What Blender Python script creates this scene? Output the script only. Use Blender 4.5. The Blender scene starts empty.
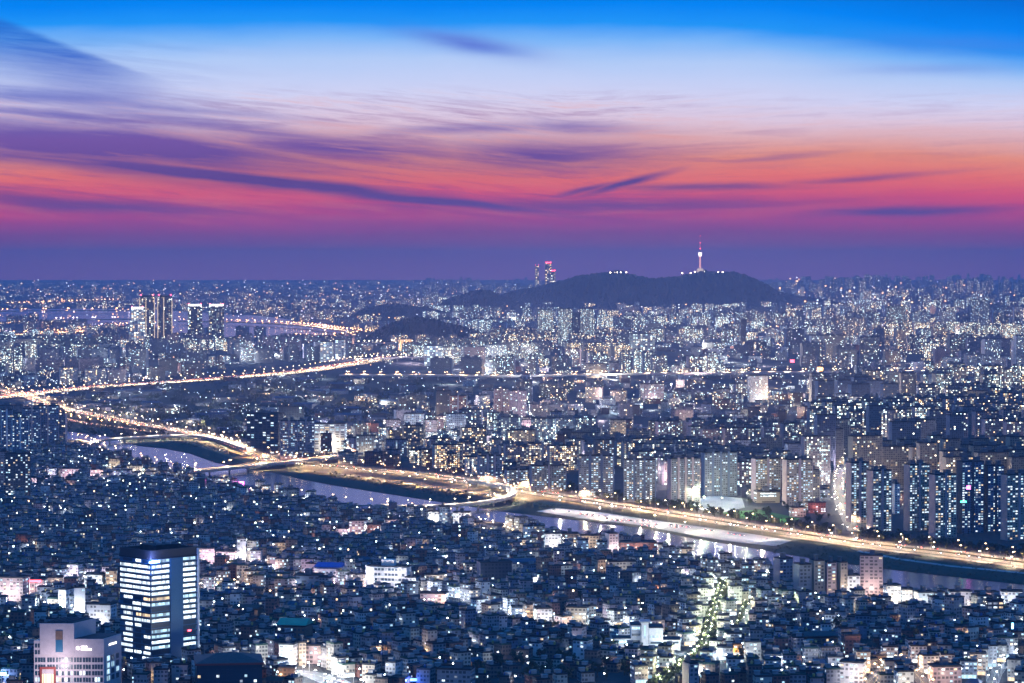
import bpy, bmesh, math, random
import numpy as np
from mathutils import Vector, Matrix

# ------------------------------------------------------------------ camera
F, CX, CY, YH, H = 2737.0, 512.0, 341.5, 262.0, 320.0
PITCH = math.atan((CY - YH) / F)
scene = bpy.context.scene
COL = scene.collection
cam_d = bpy.data.cameras.new("camera"); cam = bpy.data.objects.new("camera", cam_d); COL.objects.link(cam)
cam_d.sensor_width = 36.0; cam_d.lens = F / 1024.0 * 36.0
cam_d.clip_start = 10.0; cam_d.clip_end = 300000.0
cam.location = (0, 0, H); cam.rotation_euler = (math.pi / 2 - PITCH, 0, 0)
scene.camera = cam
scene.view_settings.view_transform = 'Standard'; scene.view_settings.look = 'None'
scene.view_settings.exposure = 0.0; scene.view_settings.gamma = 1.0
scene.view_settings.use_curve_mapping = False
cy = scene.cycles
cy.max_bounces = 4; cy.diffuse_bounces = 2; cy.glossy_bounces = 2; cy.transmission_bounces = 0
cy.volume_bounces = 0; cy.transparent_max_bounces = 4
cy.sample_clamp_indirect = 2.0; cy.sample_clamp_direct = 0.0
cy.caustics_reflective = False; cy.caustics_refractive = False
cy.use_denoising = True
try:
    cy.denoiser = 'OPENIMAGEDENOISE'; cy.denoising_prefilter = 'ACCURATE'
    cy.denoising_input_passes = 'RGB_ALBEDO_NORMAL'
except Exception:
    pass
try: cy.use_light_tree = True
except Exception: pass
cy.use_adaptive_sampling = False

def lin(r, g, b):
    f = lambda c: c / 12.92 if c <= 0.04045 else ((c + 0.055) / 1.055) ** 2.4
    return (f(r / 255), f(g / 255), f(b / 255), 1.0)

# ------------------------------------------------------------------ shader expressions
class E:
    def __init__(s, t, k): s.t, s.k = t, k
    def _m(s, op, *o, clamp=False):
        n = s.t.nodes.new('ShaderNodeMath'); n.operation = op; n.use_clamp = clamp
        for i, v in enumerate((s,) + o):
            if isinstance(v, E): s.t.links.new(v.k, n.inputs[i])
            else: n.inputs[i].default_value = v
        return E(s.t, n.outputs[0])
    def __add__(s, o): return s._m('ADD', o)
    __radd__ = __add__
    def __sub__(s, o): return s._m('SUBTRACT', o)
    def __rsub__(s, o): return (s * -1.0) + o
    def __mul__(s, o): return s._m('MULTIPLY', o)
    __rmul__ = __mul__
    def __truediv__(s, o): return s._m('DIVIDE', o)
    def floor(s): return s._m('FLOOR')
    def fract(s): return s._m('FRACT')
    def gt(s, o): return s._m('GREATER_THAN', o)
    def lt(s, o): return s._m('LESS_THAN', o)
    def mx(s, o): return s._m('MAXIMUM', o)
    def mn(s, o): return s._m('MINIMUM', o)
    def exp(s): return s._m('EXPONENT')
    def abs(s): return s._m('ABSOLUTE')
    def sat(s): return s._m('MULTIPLY', 1.0, clamp=True)
    def sstep(s, a, b):
        n = s.t.nodes.new('ShaderNodeMapRange'); n.interpolation_type = 'SMOOTHSTEP'
        s.t.links.new(s.k, n.inputs[0])
        n.inputs[1].default_value = a; n.inputs[2].default_value = b; n.inputs[3].default_value = 0; n.inputs[4].default_value = 1
        return E(s.t, n.outputs[0])

def comb(t, x, y=0.0, z=0.0):
    n = t.nodes.new('ShaderNodeCombineXYZ')
    for i, v in enumerate((x, y, z)):
        if isinstance(v, E): t.links.new(v.k, n.inputs[i])
        else: n.inputs[i].default_value = v
    return E(t, n.outputs[0])
def sep(t, v):
    n = t.nodes.new('ShaderNodeSeparateXYZ'); t.links.new(v.k, n.inputs[0])
    return [E(t, n.outputs[i]) for i in range(3)]
def noise(t, v, scale=1.0, detail=3.0, rough=0.5, dist=0.0):
    n = t.nodes.new('ShaderNodeTexNoise'); n.noise_dimensions = '3D'
    if v is not None: t.links.new(v.k, n.inputs['Vector'])
    n.inputs['Scale'].default_value = scale; n.inputs['Detail'].default_value = detail
    n.inputs['Roughness'].default_value = rough; n.inputs['Distortion'].default_value = dist
    return E(t, n.outputs[0])
def white(t, v):
    n = t.nodes.new('ShaderNodeTexWhiteNoise'); n.noise_dimensions = '3D'; t.links.new(v.k, n.inputs['Vector'])
    return E(t, n.outputs['Value']), E(t, n.outputs['Color'])
def mixc(t, f, a, b):
    n = t.nodes.new('ShaderNodeMix'); n.data_type = 'RGBA'; n.clamp_factor = True
    for i, v in ((0, f), (6, a), (7, b)):
        if isinstance(v, E): t.links.new(v.k, n.inputs[i])
        else: n.inputs[i].default_value = v
    return E(t, n.outputs[2])
def ramp(t, f, stops, interp='LINEAR'):
    n = t.nodes.new('ShaderNodeValToRGB'); cr = n.color_ramp; cr.interpolation = interp
    while len(cr.elements) > 1: cr.elements.remove(cr.elements[0])
    cr.elements[0].position = stops[0][0]; cr.elements[0].color = stops[0][1]
    for p, c in stops[1:]:
        e = cr.elements.new(p); e.color = c
    t.links.new(f.k, n.inputs[0])
    return E(t, n.outputs[0])

# ------------------------------------------------------------------ sky (dusk: bands of colour by elevation, streaked cloud)
w = bpy.data.worlds.new("World"); scene.world = w; w.use_nodes = True
t = w.node_tree; t.nodes.clear()
tc = t.nodes.new('ShaderNodeTexCoord')
X, Y, Z = sep(t, E(t, tc.outputs['Generated']))
az = X / Y.abs().mx(0.05)                       # bearing from north-west, small-angle
el = Z / Y.abs().mx(0.05)
el = el.mx(-0.02)
wob = noise(t, comb(t, az * 9.0, el * 40.0, 0.0), 1.0, 4.0, 0.55)
a2 = az.mx(0.0)
P = lambda y: (YH - y) / F
elb = el + a2 * a2 * 0.30 * el.sstep(P(130), P(70)) + (wob - 0.5) * 0.009
stops = [(-0.02, lin(196, 100, 140)), (P(285), lin(196, 98, 140)), (P(262), lin(180, 82, 132)), (P(246), lin(150, 66, 126)), (P(234), lin(146, 60, 130)), (P(222), lin(176, 62, 132)),
         (P(212), lin(212, 66, 122)), (P(197), lin(232, 82, 112)), (P(178), lin(246, 118, 104)), (P(158), lin(244, 152, 124)),
         (P(140), lin(236, 184, 186)), (P(120), lin(234, 212, 232)), (P(94), lin(220, 222, 253)), (P(60), lin(186, 212, 255)),
         (P(40), lin(128, 188, 255)), (P(23), lin(34, 154, 254)), (P(4), lin(0, 136, 250)), (P(-40), lin(0, 100, 210)), (0.30, lin(20, 66, 146)), (0.9, lin(16, 50, 122))]
lo, hi = -0.02, 0.9
# two ramps: a fine one near the horizon, a coarse one for the dome
fine = [((p - lo) / (0.12 - lo), c) for p, c in stops if p <= 0.12]
skyc = ramp(t, (elb - lo) / (0.12 - lo), fine, 'EASE' if False else 'LINEAR')
dome = ramp(t, Z, [(0.10, lin(0, 108, 220)), (0.22, lin(8, 128, 232)), (0.5, lin(14, 128, 222)), (1.0, lin(18, 124, 214))])
front = (Y * 1.0).sstep(0.2, 0.8)
east = ramp(t, Z.mx(0.0), [(0.0, lin(86, 104, 176)), (0.15, lin(92, 124, 200)), (0.4, lin(30, 126, 216)), (1.0, lin(18, 124, 214))])
# clouds: soft masks in bearing/elevation, torn into streaks along the wind
def pxa(x): return (x - CX) / F
sl = az.mn(0.02) * 0.10 - az.mx(0.02) * 0.03
q = el + sl
st1 = noise(t, comb(t, az * 13.0, q * 200.0, 3.0), 1.0, 6.0, 0.6, 1.1)
st2 = noise(t, comb(t, az * 34.0, q * 620.0, 9.0), 1.0, 5.0, 0.65, 0.7)
warp = noise(t, comb(t, az * 14.0, el * 70.0, 5.0), 1.0, 4.0, 0.55) - 0.5
st3 = noise(t, comb(t, (az + warp * 0.05) * 90.0, (q + warp * 0.006) * 1250.0, 15.0), 1.0, 5.0, 0.7, 0.9)
streak = (st1 * 0.52 + st2 * 0.30 + st3 * 0.18)
cl = None; clb = None
def blob(x, y, hw, hh, slope, k, torn=1.0):
    da = az - pxa(x); de = el - P(y) + da * slope + warp * (0.004 + 0.25 * hh / F)
    d2 = (da * (F / hw)) * (da * (F / hw)) + (de * (F / hh)) * (de * (F / hh))
    m = (d2 * -1.0).exp() * k
    if torn: m = m * ((streak - 0.5) * (3.0 * torn) + 1.0).sat()
    return m
for args in ((110, 146, 210, 22, .08, 1.5, .8), (60, 160, 190, 11, .12, 1.1, .5), (230, 177, 260, 7, .105, 1.5, .35), (430, 199, 160, 6, .10, 1.3, .3), (40, 150, 120, 7, .10, 1.2, .3),
             (90, 205, 190, 9, .05, 1.0, .7), (330, 148, 170, 15, .07, 1.1, 1.2), (540, 156, 120, 17, .0, 1.1, 1.2), (600, 205, 260, 9, .0, .9, .9), (470, 130, 110, 6, -.03, .8, 1.0), (575, 128, 70, 7, .02, .8, 1.0),
             (625, 184, 48, 4, -.26, 1.2, .2), (585, 190, 40, 3, -.20, 1.0, .3), (905, 212, 110, 5.5, -.02, 1.2, .4), (700, 187, 90, 4, 0, 1.0, .6), (860, 178, 80, 3.5, -.08, .7, .8), (780, 158, 60, 3, -.1, .5, 1.0),
             (240, 128, 180, 8, .12, .9, 1.2), (60, 116, 130, 6, .09, 1.0, .8), (170, 108, 150, 5, .09, .7, .9), (40, 96, 130, 9, .07, .9, .9)):
    b = blob(*args); cl = b if cl is None else cl.mx(b)
for args in ((470, 44, 58, 9, .18, .9, .7), (930, 70, 90, 6, -.02, .3, 1.0), (960, 46, 110, 10, .05, .35, .8)):
    b = blob(*args); clb = b if clb is None else clb.mx(b)
# the wedge of blue cloud in the upper left: one sharp diagonal upper edge
edge = (P(36) - (az - pxa(50)) * 0.36 + warp * 0.006) - el
wedge = edge.sstep(-0.0006, 0.0028) * (edge * -1.0).sstep(-0.034, -0.004) * (az * -1.0).sstep(-pxa(215), -pxa(70)) * ((streak - 0.5) * 1.6 + 0.8).sat()
wedge2 = (az * -1.0).sstep(-pxa(330), -pxa(20)) * el.sstep(P(128), P(95)) * (1.0 - el.sstep(P(60), P(30))) * ((st1 - 0.42) * 3.0).sat()
cloudc = ramp(t, (el - lo) / (0.12 - lo), [((P(225) - lo) / 0.14, lin(100, 66, 148)), ((P(180) - lo) / 0.14, lin(100, 66, 140)), ((P(140) - lo) / 0.14, lin(124, 88, 166)),
                                        ((P(90) - lo) / 0.14, lin(108, 124, 208)), ((P(40) - lo) / 0.14, lin(40, 112, 214))])
calm = 1.0 - az.sstep(0.02, 0.11) * 0.62
tex = (streak - 0.5) * calm * el.sstep(P(235), P(205)) * (1.0 - el.sstep(P(110), P(80)))
skyc = mixc(t, (tex * 4.2).sat(), skyc, lin(140, 66, 146))
skyc = mixc(t, (tex * -3.0).sat(), skyc, lin(242, 146, 128))
skyc = mixc(t, (cl * 0.9).sat(), skyc, cloudc)
skyc = mixc(t, (wedge * 1.0).mx(wedge2 * 0.75), skyc, cloudc)
skyc = mixc(t, clb.sat(), skyc, lin(96, 124, 220))
allc = mixc(t, el.sstep(0.105, 0.14), skyc, dome)
allc = mixc(t, front, east, allc)
bg = t.nodes.new('ShaderNodeBackground'); t.links.new(allc.k, bg.inputs[0]); 
upper = el.sstep(0.105, 0.14).mx(1.0 - front) * 0.28 + 1.0; t.links.new(upper.k, bg.inputs[1])    # the sky overhead and behind is brighter than the dusk ahead
wo = t.nodes.new('ShaderNodeOutputWorld'); t.links.new(bg.outputs[0], wo.inputs[0])
try:
    w.cycles.sampling_method = 'MANUAL'; w.cycles.sample_map_resolution = 1024
except Exception: pass
# last of the sun: already under the horizon ahead, only a wide faint afterglow
sd = bpy.data.lights.new("sun", 'SUN'); so = bpy.data.objects.new("sun", sd); COL.objects.link(so)
sd.energy = 0.04; sd.angle = math.radians(25); sd.color = (1.0, 0.55, 0.5)
so.rotation_euler = (math.radians(-84), 0, math.radians(-3))

# ------------------------------------------------------------------ projection helpers
FW = Vector((0, math.cos(PITCH), -math.sin(PITCH))); UP = Vector((0, math.sin(PITCH), math.cos(PITCH))); RT = Vector((1, 0, 0))
def at(px, py, z=0.0):
    px, py = float(px), float(py)
    d = F * FW + (px - CX) * RT - (py - CY) * UP
    k = (z - H) / d.z
    return Vector((d.x * k, d.y * k, z))
def topx(x, y, z=0.0):
    v = Vector((x, y, z - H)); dz = v.dot(FW)
    return CX + F * v.dot(RT) / dz, CY - F * v.dot(UP) / dz
def hgt(px, ytop, p):
    """height of a point over ground position p that is seen at picture row ytop"""
    px, ytop = float(px), float(ytop)
    d = F * FW + (px - CX) * RT - (ytop - CY) * UP
    return H + d.z * (p.y / d.y)

# ------------------------------------------------------------------ object helpers
def tag(o, label=None, cat=None, group=None, kind=None):
    if label: o['label'] = label
    if cat: o['category'] = cat
    if group: o['group'] = group
    if kind: o['kind'] = kind
    return o
def link(name, me, parent=None, loc=None, rz=None, scale=None):
    o = bpy.data.objects.new(name, me); COL.objects.link(o)
    if parent is not None: o.parent = parent
    if loc is not None: o.location = loc
    if rz is not None: o.rotation_euler = (0, 0, rz)
    if scale is not None: o.scale = scale
    return o
def empty(name, loc=(0, 0, 0), rz=0.0):
    o = link(name, None, None, loc, rz); o.empty_display_size = 2.0
    return o

class MB:
    """collects shapes, becomes one mesh"""
    def __init__(s): s.v, s.f, s.m, s.c, s.p, s.uv, s.any = [], [], [], [], [], [], False
    def face(s, idx, mat=0, col=(.5, .5, .5, 0), par=(0, 1, 0), uv=None):
        s.f.append(tuple(idx)); s.m.append(mat); s.c.append(col); s.p.append(par)
        s.uv.append(uv if uv is not None else [(0.0, 0.0)] * len(idx))
    def box(s, x, y, z, sx, sy, sz, rz=0.0, mat=0, mtop=None, col=(.5, .5, .5, 0), ctop=None, par=(0, 1, 0), side=None, cell=(3.2, 2.9), uo=(0, 0), bottom=False, taper=1.0, cside=None):
        """box standing at z; the long sides (local +-y) get par, the ends get side"""
        b = len(s.v); c, n = math.cos(rz), math.sin(rz)
        for k, zz in ((1.0, z), (taper, z + sz)):
            for dx, dy in ((-.5, -.5), (.5, -.5), (.5, .5), (-.5, .5)):
                lx, ly = dx * sx * k, dy * sy * k
                s.v.append((x + lx * c - ly * n, y + lx * n + ly * c, zz))
        nu = max(1, round(sx / cell[0])); nw = max(1, round(sy / cell[0])); nv = max(1, round(sz / cell[1]))
        side = par if side is None else side
        cside = col if cside is None else cside
        for i, (ln, pr, cc) in enumerate(((nu, par, col), (nw, side, cside), (nu, par, col), (nw, side, cside))):
            j = (i + 1) % 4; u0 = uo[0] + 37 * i
            s.face((b + i, b + j, b + 4 + j, b + 4 + i), mat, cc, pr, [(u0, uo[1]), (u0 + ln, uo[1]), (u0 + ln, uo[1] + nv), (u0, uo[1] + nv)])
        s.face((b + 4, b + 5, b + 6, b + 7), mat if mtop is None else mtop, ctop or col, (0, 1, 0))
        if bottom: s.face((b + 3, b + 2, b + 1, b), mat, col, (0, 1, 0))
        return s
    def prism(s, pts, z0, z1, mat=0, mtop=None, col=(.5, .5, .5, 0), par=(0, 1, 0), taper=1.0, cell=(3.2, 2.9), uo=(0, 0), cap=True, ctop=None):
        b = len(s.v); n = len(pts)
        cx = sum(p[0] for p in pts) / n; cyy = sum(p[1] for p in pts) / n
        for p in pts: s.v.append((p[0], p[1], z0))
        for p in pts: s.v.append((cx + (p[0] - cx) * taper, cyy + (p[1] - cyy) * taper, z1))
        nv = max(1, round((z1 - z0) / cell[1])); u = uo[0]
        for i in range(n):
            j = (i + 1) % n
            ln = max(1, round(math.hypot(pts[i][0] - pts[j][0], pts[i][1] - pts[j][1]) / cell[0]))
            s.face((b + i, b + j, b + n + j, b + n + i), mat, col, par, [(u, uo[1]), (u + ln, uo[1]), (u + ln, uo[1] + nv), (u, uo[1] + nv)]); u += ln
        if cap: s.face(tuple(range(b + n, b + 2 * n)), mat if mtop is None else mtop, ctop or col, (0, 1, 0))
        return s
    def cyl(s, x, y, z0, z1, r, n=10, mat=0, taper=1.0, **k):
        return s.prism([(x + r * math.cos(2 * math.pi * i / n), y + r * math.sin(2 * math.pi * i / n)) for i in range(n)], z0, z1, mat, taper=taper, **k)
    def bar(s, a, b2, r0, r1, n=6, mat=0, col=(.5, .5, .5, 0)):
        a, b2 = Vector(a), Vector(b2); d = (b2 - a).normalized()
        u = d.cross(Vector((0, 0, 1)));
        if u.length < 1e-3: u = Vector((1, 0, 0))
        u.normalize(); v = d.cross(u); base = len(s.v)
        for p, r in ((a, r0), (b2, r1)):
            for i in range(n):
                q_ = p + (u * math.cos(2 * math.pi * i / n) + v * math.sin(2 * math.pi * i / n)) * r
                s.v.append(tuple(q_))
        for i in range(n):
            j = (i + 1) % n; s.face((base + i, base + j, base + n + j, base + n + i), mat, col)
        s.face(tuple(range(base + n, base + 2 * n)), mat, col); s.face(tuple(reversed(range(base, base + n))), mat, col)
        return s
    def gable(s, x, y, z, sx, sy, sz, rz=0.0, mat=0, hip=0.0, col=(.5, .5, .5, 0)):
        b = len(s.v); c, n = math.cos(rz), math.sin(rz)
        for lx, ly, zz in ((-.5, -.5, 0), (.5, -.5, 0), (.5, .5, 0), (-.5, .5, 0), (-.5 + hip, 0, sz), (.5 - hip, 0, sz)):
            lx *= sx; ly *= sy
            s.v.append((x + lx * c - ly * n, y + lx * n + ly * c, z + zz))
        for f in ((0, 1, 5, 4), (2, 3, 4, 5), (1, 2, 5), (3, 0, 4), (3, 2, 1, 0)): s.face([b + i for i in f], mat, col)
        return s
    def build(s, name, mats, parent=None, loc=None, rz=None, smooth=False, link_it=True):
        me = bpy.data.meshes.new(name)
        me.from_pydata(s.v, [], s.f)
        if not isinstance(mats, (list, tuple)): mats = [mats]
        for m in mats: me.materials.append(m)
        if len(mats) > 1: me.polygons.foreach_set('material_index', np.array(s.m, dtype=np.int32))
        if any(m.get('facade') for m in mats):
            ca = me.attributes.new('wallcol', 'FLOAT_COLOR', 'FACE'); ca.data.foreach_set('color', np.array(s.c, dtype=np.float32).ravel())
            pa = me.attributes.new('winpar', 'FLOAT_VECTOR', 'FACE'); pa.data.foreach_set('vector', np.array(s.p, dtype=np.float32).ravel())
        uvl = me.uv_layers.new(name='UVMap')
        uvl.data.foreach_set('uv', np.array([c for f in s.uv for c in f], dtype=np.float32).ravel())
        if smooth: me.polygons.foreach_set('use_smooth', np.ones(len(s.f), dtype=bool))
        me.update()
        if not link_it: return me
        return link(name, me, parent, loc, rz)

# ------------------------------------------------------------------ materials
def mat(name, col, rough=0.7, metal=0.0, bump=None, vary=0.0, vscale=0.2, spec=0.3):
    m = bpy.data.materials.new(name); m.use_nodes = True; t = m.node_tree; b = t.nodes['Principled BSDF']
    b.inputs['Base Color'].default_value = (*col[:3], 1); b.inputs['Roughness'].default_value = rough; b.inputs['Metallic'].default_value = metal
    b.inputs['Specular IOR Level'].default_value = spec
    if vary:
        tc = t.nodes.new('ShaderNodeTexCoord')
        n = noise(t, E(t, tc.outputs['Object']), vscale, 5.0, 0.6)
        c = mixc(t, n.sstep(0.3, 0.7), (*[x * (1 - vary) for x in col[:3]], 1), (*[min(1, x * (1 + vary)) for x in col[:3]], 1))
        t.links.new(c.k, b.inputs['Base Color'])
    return m
def glow(name, col, strength, sample=False):
    m = bpy.data.materials.new(name); m.use_nodes = True; t = m.node_tree; b = t.nodes['Principled BSDF']
    b.inputs['Base Color'].default_value = (0.2, 0.2, 0.2, 1); b.inputs['Emission Color'].default_value = (*col, 1); b.inputs['Emission Strength'].default_value = strength
    m.cycles.emission_sampling = 'AUTO' if sample else 'NONE'
    return m

def facade_material():
    m = bpy.data.materials.new('facade'); m.use_nodes = True; m['facade'] = 1; t = m.node_tree; b = t.nodes['Principled BSDF']
    uvn = t.nodes.new('ShaderNodeUVMap'); uvn.uv_map = 'UVMap'
    a1 = t.nodes.new('ShaderNodeAttribute'); a1.attribute_name = 'wallcol'
    a2 = t.nodes.new('ShaderNodeAttribute'); a2.attribute_name = 'winpar'
    wall = E(t, a1.outputs['Color']); warm = E(t, a1.outputs['Alpha'])
    litf, gl, win = sep(t, E(t, a2.outputs['Vector']))
    u, v, _ = sep(t, E(t, uvn.outputs[0]))
    iu, iv, fu, fv = u.floor(), v.floor(), u.fract(), v.fract()
    r1, rc = white(t, comb(t, iu, iv, 1.0)); r2, _ = white(t, comb(t, iu, 7.3, 4.0)); r3, _ = white(t, comb(t, iu, iv, 5.0)); r4, _ = white(t, comb(t, iu, iv, 8.0))
    lo_, hi_ = r3 * 0.16 + 0.10, 0.92 - r4 * 0.16
    mask = fu.gt(lo_) * fu.lt(hi_) * fv.gt(0.24) * fv.lt(0.80) * win
    lit = r1.lt(litf * (r2 * 1.6 + 0.2)) * mask
    dirt = noise(t, comb(t, u * 0.35, v * 0.25, 0.0), 1.0, 4.0, 0.6)
    wc = mixc(t, dirt.sstep(0.35, 0.75) * 0.35, wall, (0.12, 0.12, 0.13, 1))
    r5, _ = white(t, comb(t, iu, iv, 11.0)); dk = mask * r5.gt(0.3) * 0.8
    base = mixc(t, dk.mx(lit), wc, (0.03, 0.04, 0.05, 1))
    t.links.new(base.k, b.inputs['Base Color'])
    rr = mask * -0.5 + 0.75; t.links.new(rr.k, b.inputs['Roughness'])
    cr = ramp(t, (r4 * 0.78 + warm * 0.5 + 0.06).sat(), [(0.0, (0.50, 0.85, 1.0, 1)), (0.30, (0.72, 0.95, 1.0, 1)), (0.5, (0.85, 1.0, 0.9, 1)), (0.72, (1.0, 0.92, 0.72, 1)), (1.0, (1.0, 0.62, 0.28, 1))])
    t.links.new(cr.k, b.inputs['Emission Color'])
    r3p = r3 * r3 * r3; es = lit * gl * (r3p * r3 * 2.8 + 0.17); t.links.new(es.k, b.inputs['Emission Strength'])
    m.cycles.emission_sampling = 'NONE'
    return m
FAC = facade_material()

M = {}
M['asphalt_wide'] = mat('asphalt', (.115, .11, .105), .8, vary=.25, vscale=.05)
M['concrete'] = mat('concrete', (.34, .33, .32), .8, vary=.2, vscale=.08)
M['dark_concrete'] = mat('dark_concrete', (.13, .13, .14), .85, vary=.25, vscale=.1)
M['roof_dark'] = mat('roof_dark', (.022, .026, .03), .8, vary=.35, vscale=.25)
M['roof_grey'] = mat('roof_grey', (.05, .054, .06), .85, vary=.35, vscale=.25)
M['roof_green'] = mat('roof_green', (.02, .055, .045), .8, vary=.3, vscale=.25)
M['tile_brown'] = mat('tile_brown', (.05, .03, .025), .7, vary=.3, vscale=.4)
M['tile_blue'] = mat('tile_blue', (.03, .05, .10), .6, vary=.3, vscale=.4)
M['tile_grey'] = mat('tile_grey', (.035, .038, .043), .7, vary=.3, vscale=.4)
M['wall_cream'] = mat('wall_cream', (.46, .42, .35), .8, vary=.15, vscale=.3)
M['wall_white'] = mat('wall_white', (.62, .61, .59), .8, vary=.12, vscale=.3)
M['wall_grey'] = mat('wall_grey', (.27, .27, .275), .8, vary=.18, vscale=.3)
M['wall_red'] = mat('wall_red', (.22, .085, .06), .85, vary=.2, vscale=.6)
M['wall_brown'] = mat('wall_brown', (.17, .11, .08), .85, vary=.2, vscale=.6)
M['wall_pink'] = mat('wall_pink', (.50, .38, .36), .8, vary=.12, vscale=.3)
M['metal_grey'] = mat('metal_grey', (.30, .31, .32), .45, .7)
M['metal_dark'] = mat('metal_dark', (.05, .05, .055), .5, .5)
M['glass_dark'] = mat('glass_dark', (.016, .045, .07), .3, spec=.5)
M['glass_teal'] = mat('glass_teal', (.02, .12, .22), .35, spec=.5)
M['tank_blue'] = mat('tank_blue', (.04, .10, .28), .5)
M['tank_yellow'] = mat('tank_yellow', (.45, .34, .10), .5)
M['brick_trim'] = mat('brick_trim', (.24, .05, .04), .7)
M['trunk'] = mat('trunk', (.07, .05, .035), .9)
def lit_pane(name, col, strength):
    m = glow(name, col, strength); t = m.node_tree; b = t.nodes['Principled BSDF']
    tc = t.nodes.new('ShaderNodeTexCoord'); oi = t.nodes.new('ShaderNodeObjectInfo')
    x, y, z = sep(t, E(t, tc.outputs['Object'])); rn = E(t, oi.outputs['Random'])
    w1, _ = white(t, comb(t, (x * 9.0).floor(), 1.0, rn * 91.0)); bl = (z + 0.5).gt(w1 * 0.35 - 0.1)
    s = (w1 * 1.0 + 0.2) * (rn * 0.6 + 0.6) * (bl * 0.7 + 0.3) * strength
    t.links.new(s.k, b.inputs['Emission Strength']); return m
M['lit_white'] = lit_pane('lit_white', (.80, .93, 1.0), 2.6)
M['lit_cool'] = lit_pane('lit_cool', (.55, .85, 1.0), 1.7)
M['lit_warm'] = lit_pane('lit_warm', (1.0, .72, .38), 1.9)
M['lit_dim'] = lit_pane('lit_dim', (.75, .85, 1.0), .55)
M['lamp_warm'] = glow('lamp_warm', (1.0, .72, .40), 40.0)
M['lamp_white'] = glow('lamp_white', (.85, .95, 1.0), 34.0)
M['lamp_red'] = glow('lamp_red', (1.0, .06, .10), 14.0)

def leaf_material(name, a, b_):
    m = bpy.data.materials.new(name); m.use_nodes = True; t = m.node_tree; b = t.nodes['Principled BSDF']
    tc = t.nodes.new('ShaderNodeTexCoord'); n = noise(t, E(t, tc.outputs['Object']), 0.9, 3.0)
    t.links.new(mixc(t, n.sstep(.3, .7), (*a, 1), (*b_, 1)).k, b.inputs['Base Color']); b.inputs['Roughness'].default_value = .8
    b.inputs['Specular IOR Level'].default_value = .1
    return m
M['leaf'] = leaf_material('leaf', (.035, .05, .03), (.075, .085, .05))

# ------------------------------------------------------------------ path helpers
def smooth(pts, step):
    P_ = [Vector(p) for p in pts]; P_ = [P_[0] * 2 - P_[1]] + P_ + [P_[-1] * 2 - P_[-2]]
    out = []
    for i in range(1, len(P_) - 2):
        p0, p1, p2, p3 = P_[i - 1:i + 3]
        n = max(2, int((p2 - p1).length / step))
        for k in range(n):
            s = k / n
            out.append(0.5 * ((2 * p1) + (p2 - p0) * s + (2 * p0 - 5 * p1 + 4 * p2 - p3) * s * s + (3 * p1 - p0 - 3 * p2 + p3) * s ** 3))
    out.append(P_[-2].copy()); return out
def frames(path):
    res = []; acc = 0.0
    for i, p in enumerate(path):
        a, b = path[max(0, i - 1)], path[min(len(path) - 1, i + 1)]
        d = (b - a); d.z = 0; d.normalize()
        if i: acc += (p - path[i - 1]).length
        res.append((p, d, Vector((-d.y, d.x, 0)), acc))
    return res
def walk(path, step, start=0.0):
    """(point, direction, left) every step metres"""
    out = []; nxt = start; fr = frames(path)
    for (p, d, l, s), (p2, d2, l2, s2) in zip(fr, fr[1:]):
        while nxt <= s2:
            k = (nxt - s) / max(1e-6, s2 - s); out.append((p.lerp(p2, k), d, l)); nxt += step
    return out
ROADS = []     # (path, halfwidth) for keeping buildings off
def seg_arrays():
    A, B, W = [], [], []
    for path, hw in ROADS:
        for a, b in zip(path, path[1:]): A.append((a.x, a.y)); B.append((b.x, b.y)); W.append(hw)
    return np.array(A), np.array(B), np.array(W)
def dist_roads(xy, seg):
    A, B, W = seg; d = np.full(len(xy), 1e9)
    for i in range(len(A)):
        ab = B[i] - A[i]; L = max(1e-6, ab @ ab)
        tt = np.clip(((xy - A[i]) @ ab) / L, 0, 1)
        pr = A[i] + tt[:, None] * ab
        d = np.minimum(d, np.hypot(*(xy - pr).T) - W[i])
    return d
def in_poly(xy, poly):
    x, y = xy[:, 0], xy[:, 1]; c = np.zeros(len(xy), bool); n = len(poly)
    for i in range(n):
        x1, y1 = poly[i][:2]; x2, y2 = poly[(i + 1) % n][:2]
        k = ((y1 > y) != (y2 > y)) & (x < (x2 - x1) * (y - y1) / (y2 - y1 + 1e-12) + x1)
        c ^= k
    return c
def px_poly(pts, z=0.0): return [at(x, y, z) for x, y in pts]

# ------------------------------------------------------------------ ground, river, banks
def sheet(name, pts, z, material, kind='structure'):
    mb = MB(); 
    for p in pts: mb.v.append((p[0], p[1], z))
    mb.face(range(len(pts)))
    o = mb.build(name, material)
    me = o.data
    bm = bmesh.new(); bm.from_mesh(me); bmesh.ops.recalc_face_normals(bm, faces=bm.faces)
    if bm.faces[:] and bm.faces[0].normal.z < 0: bmesh.ops.reverse_faces(bm, faces=bm.faces)
    bmesh.ops.triangulate(bm, faces=bm.faces); bm.to_mesh(me); bm.free()
    return tag(o, kind=kind)
def ground_material(name, a, b_, scale, rough=.9):
    m = bpy.data.materials.new(name); m.use_nodes = True; t = m.node_tree; b = t.nodes['Principled BSDF']
    g = t.nodes.new('ShaderNodeNewGeometry'); p = E(t, g.outputs['Position'])
    n = noise(t, p, scale, 6.0, .6); n2 = noise(t, p, scale * 9, 3.0, .6)
    c = mixc(t, (n * .6 + n2 * .4).sstep(.35, .65), (*a, 1), (*b_, 1)); t.links.new(c.k, b.inputs['Base Color']); b.inputs['Roughness'].default_value = rough
    b.inputs['Specular IOR Level'].default_value = .15
    return m
M['ground'] = ground_material('city_ground', (.028, .033, .037), (.06, .062, .064), .01)
M['bank'] = ground_material('bank_grass', (.018, .032, .022), (.04, .05, .03), .012)
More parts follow.
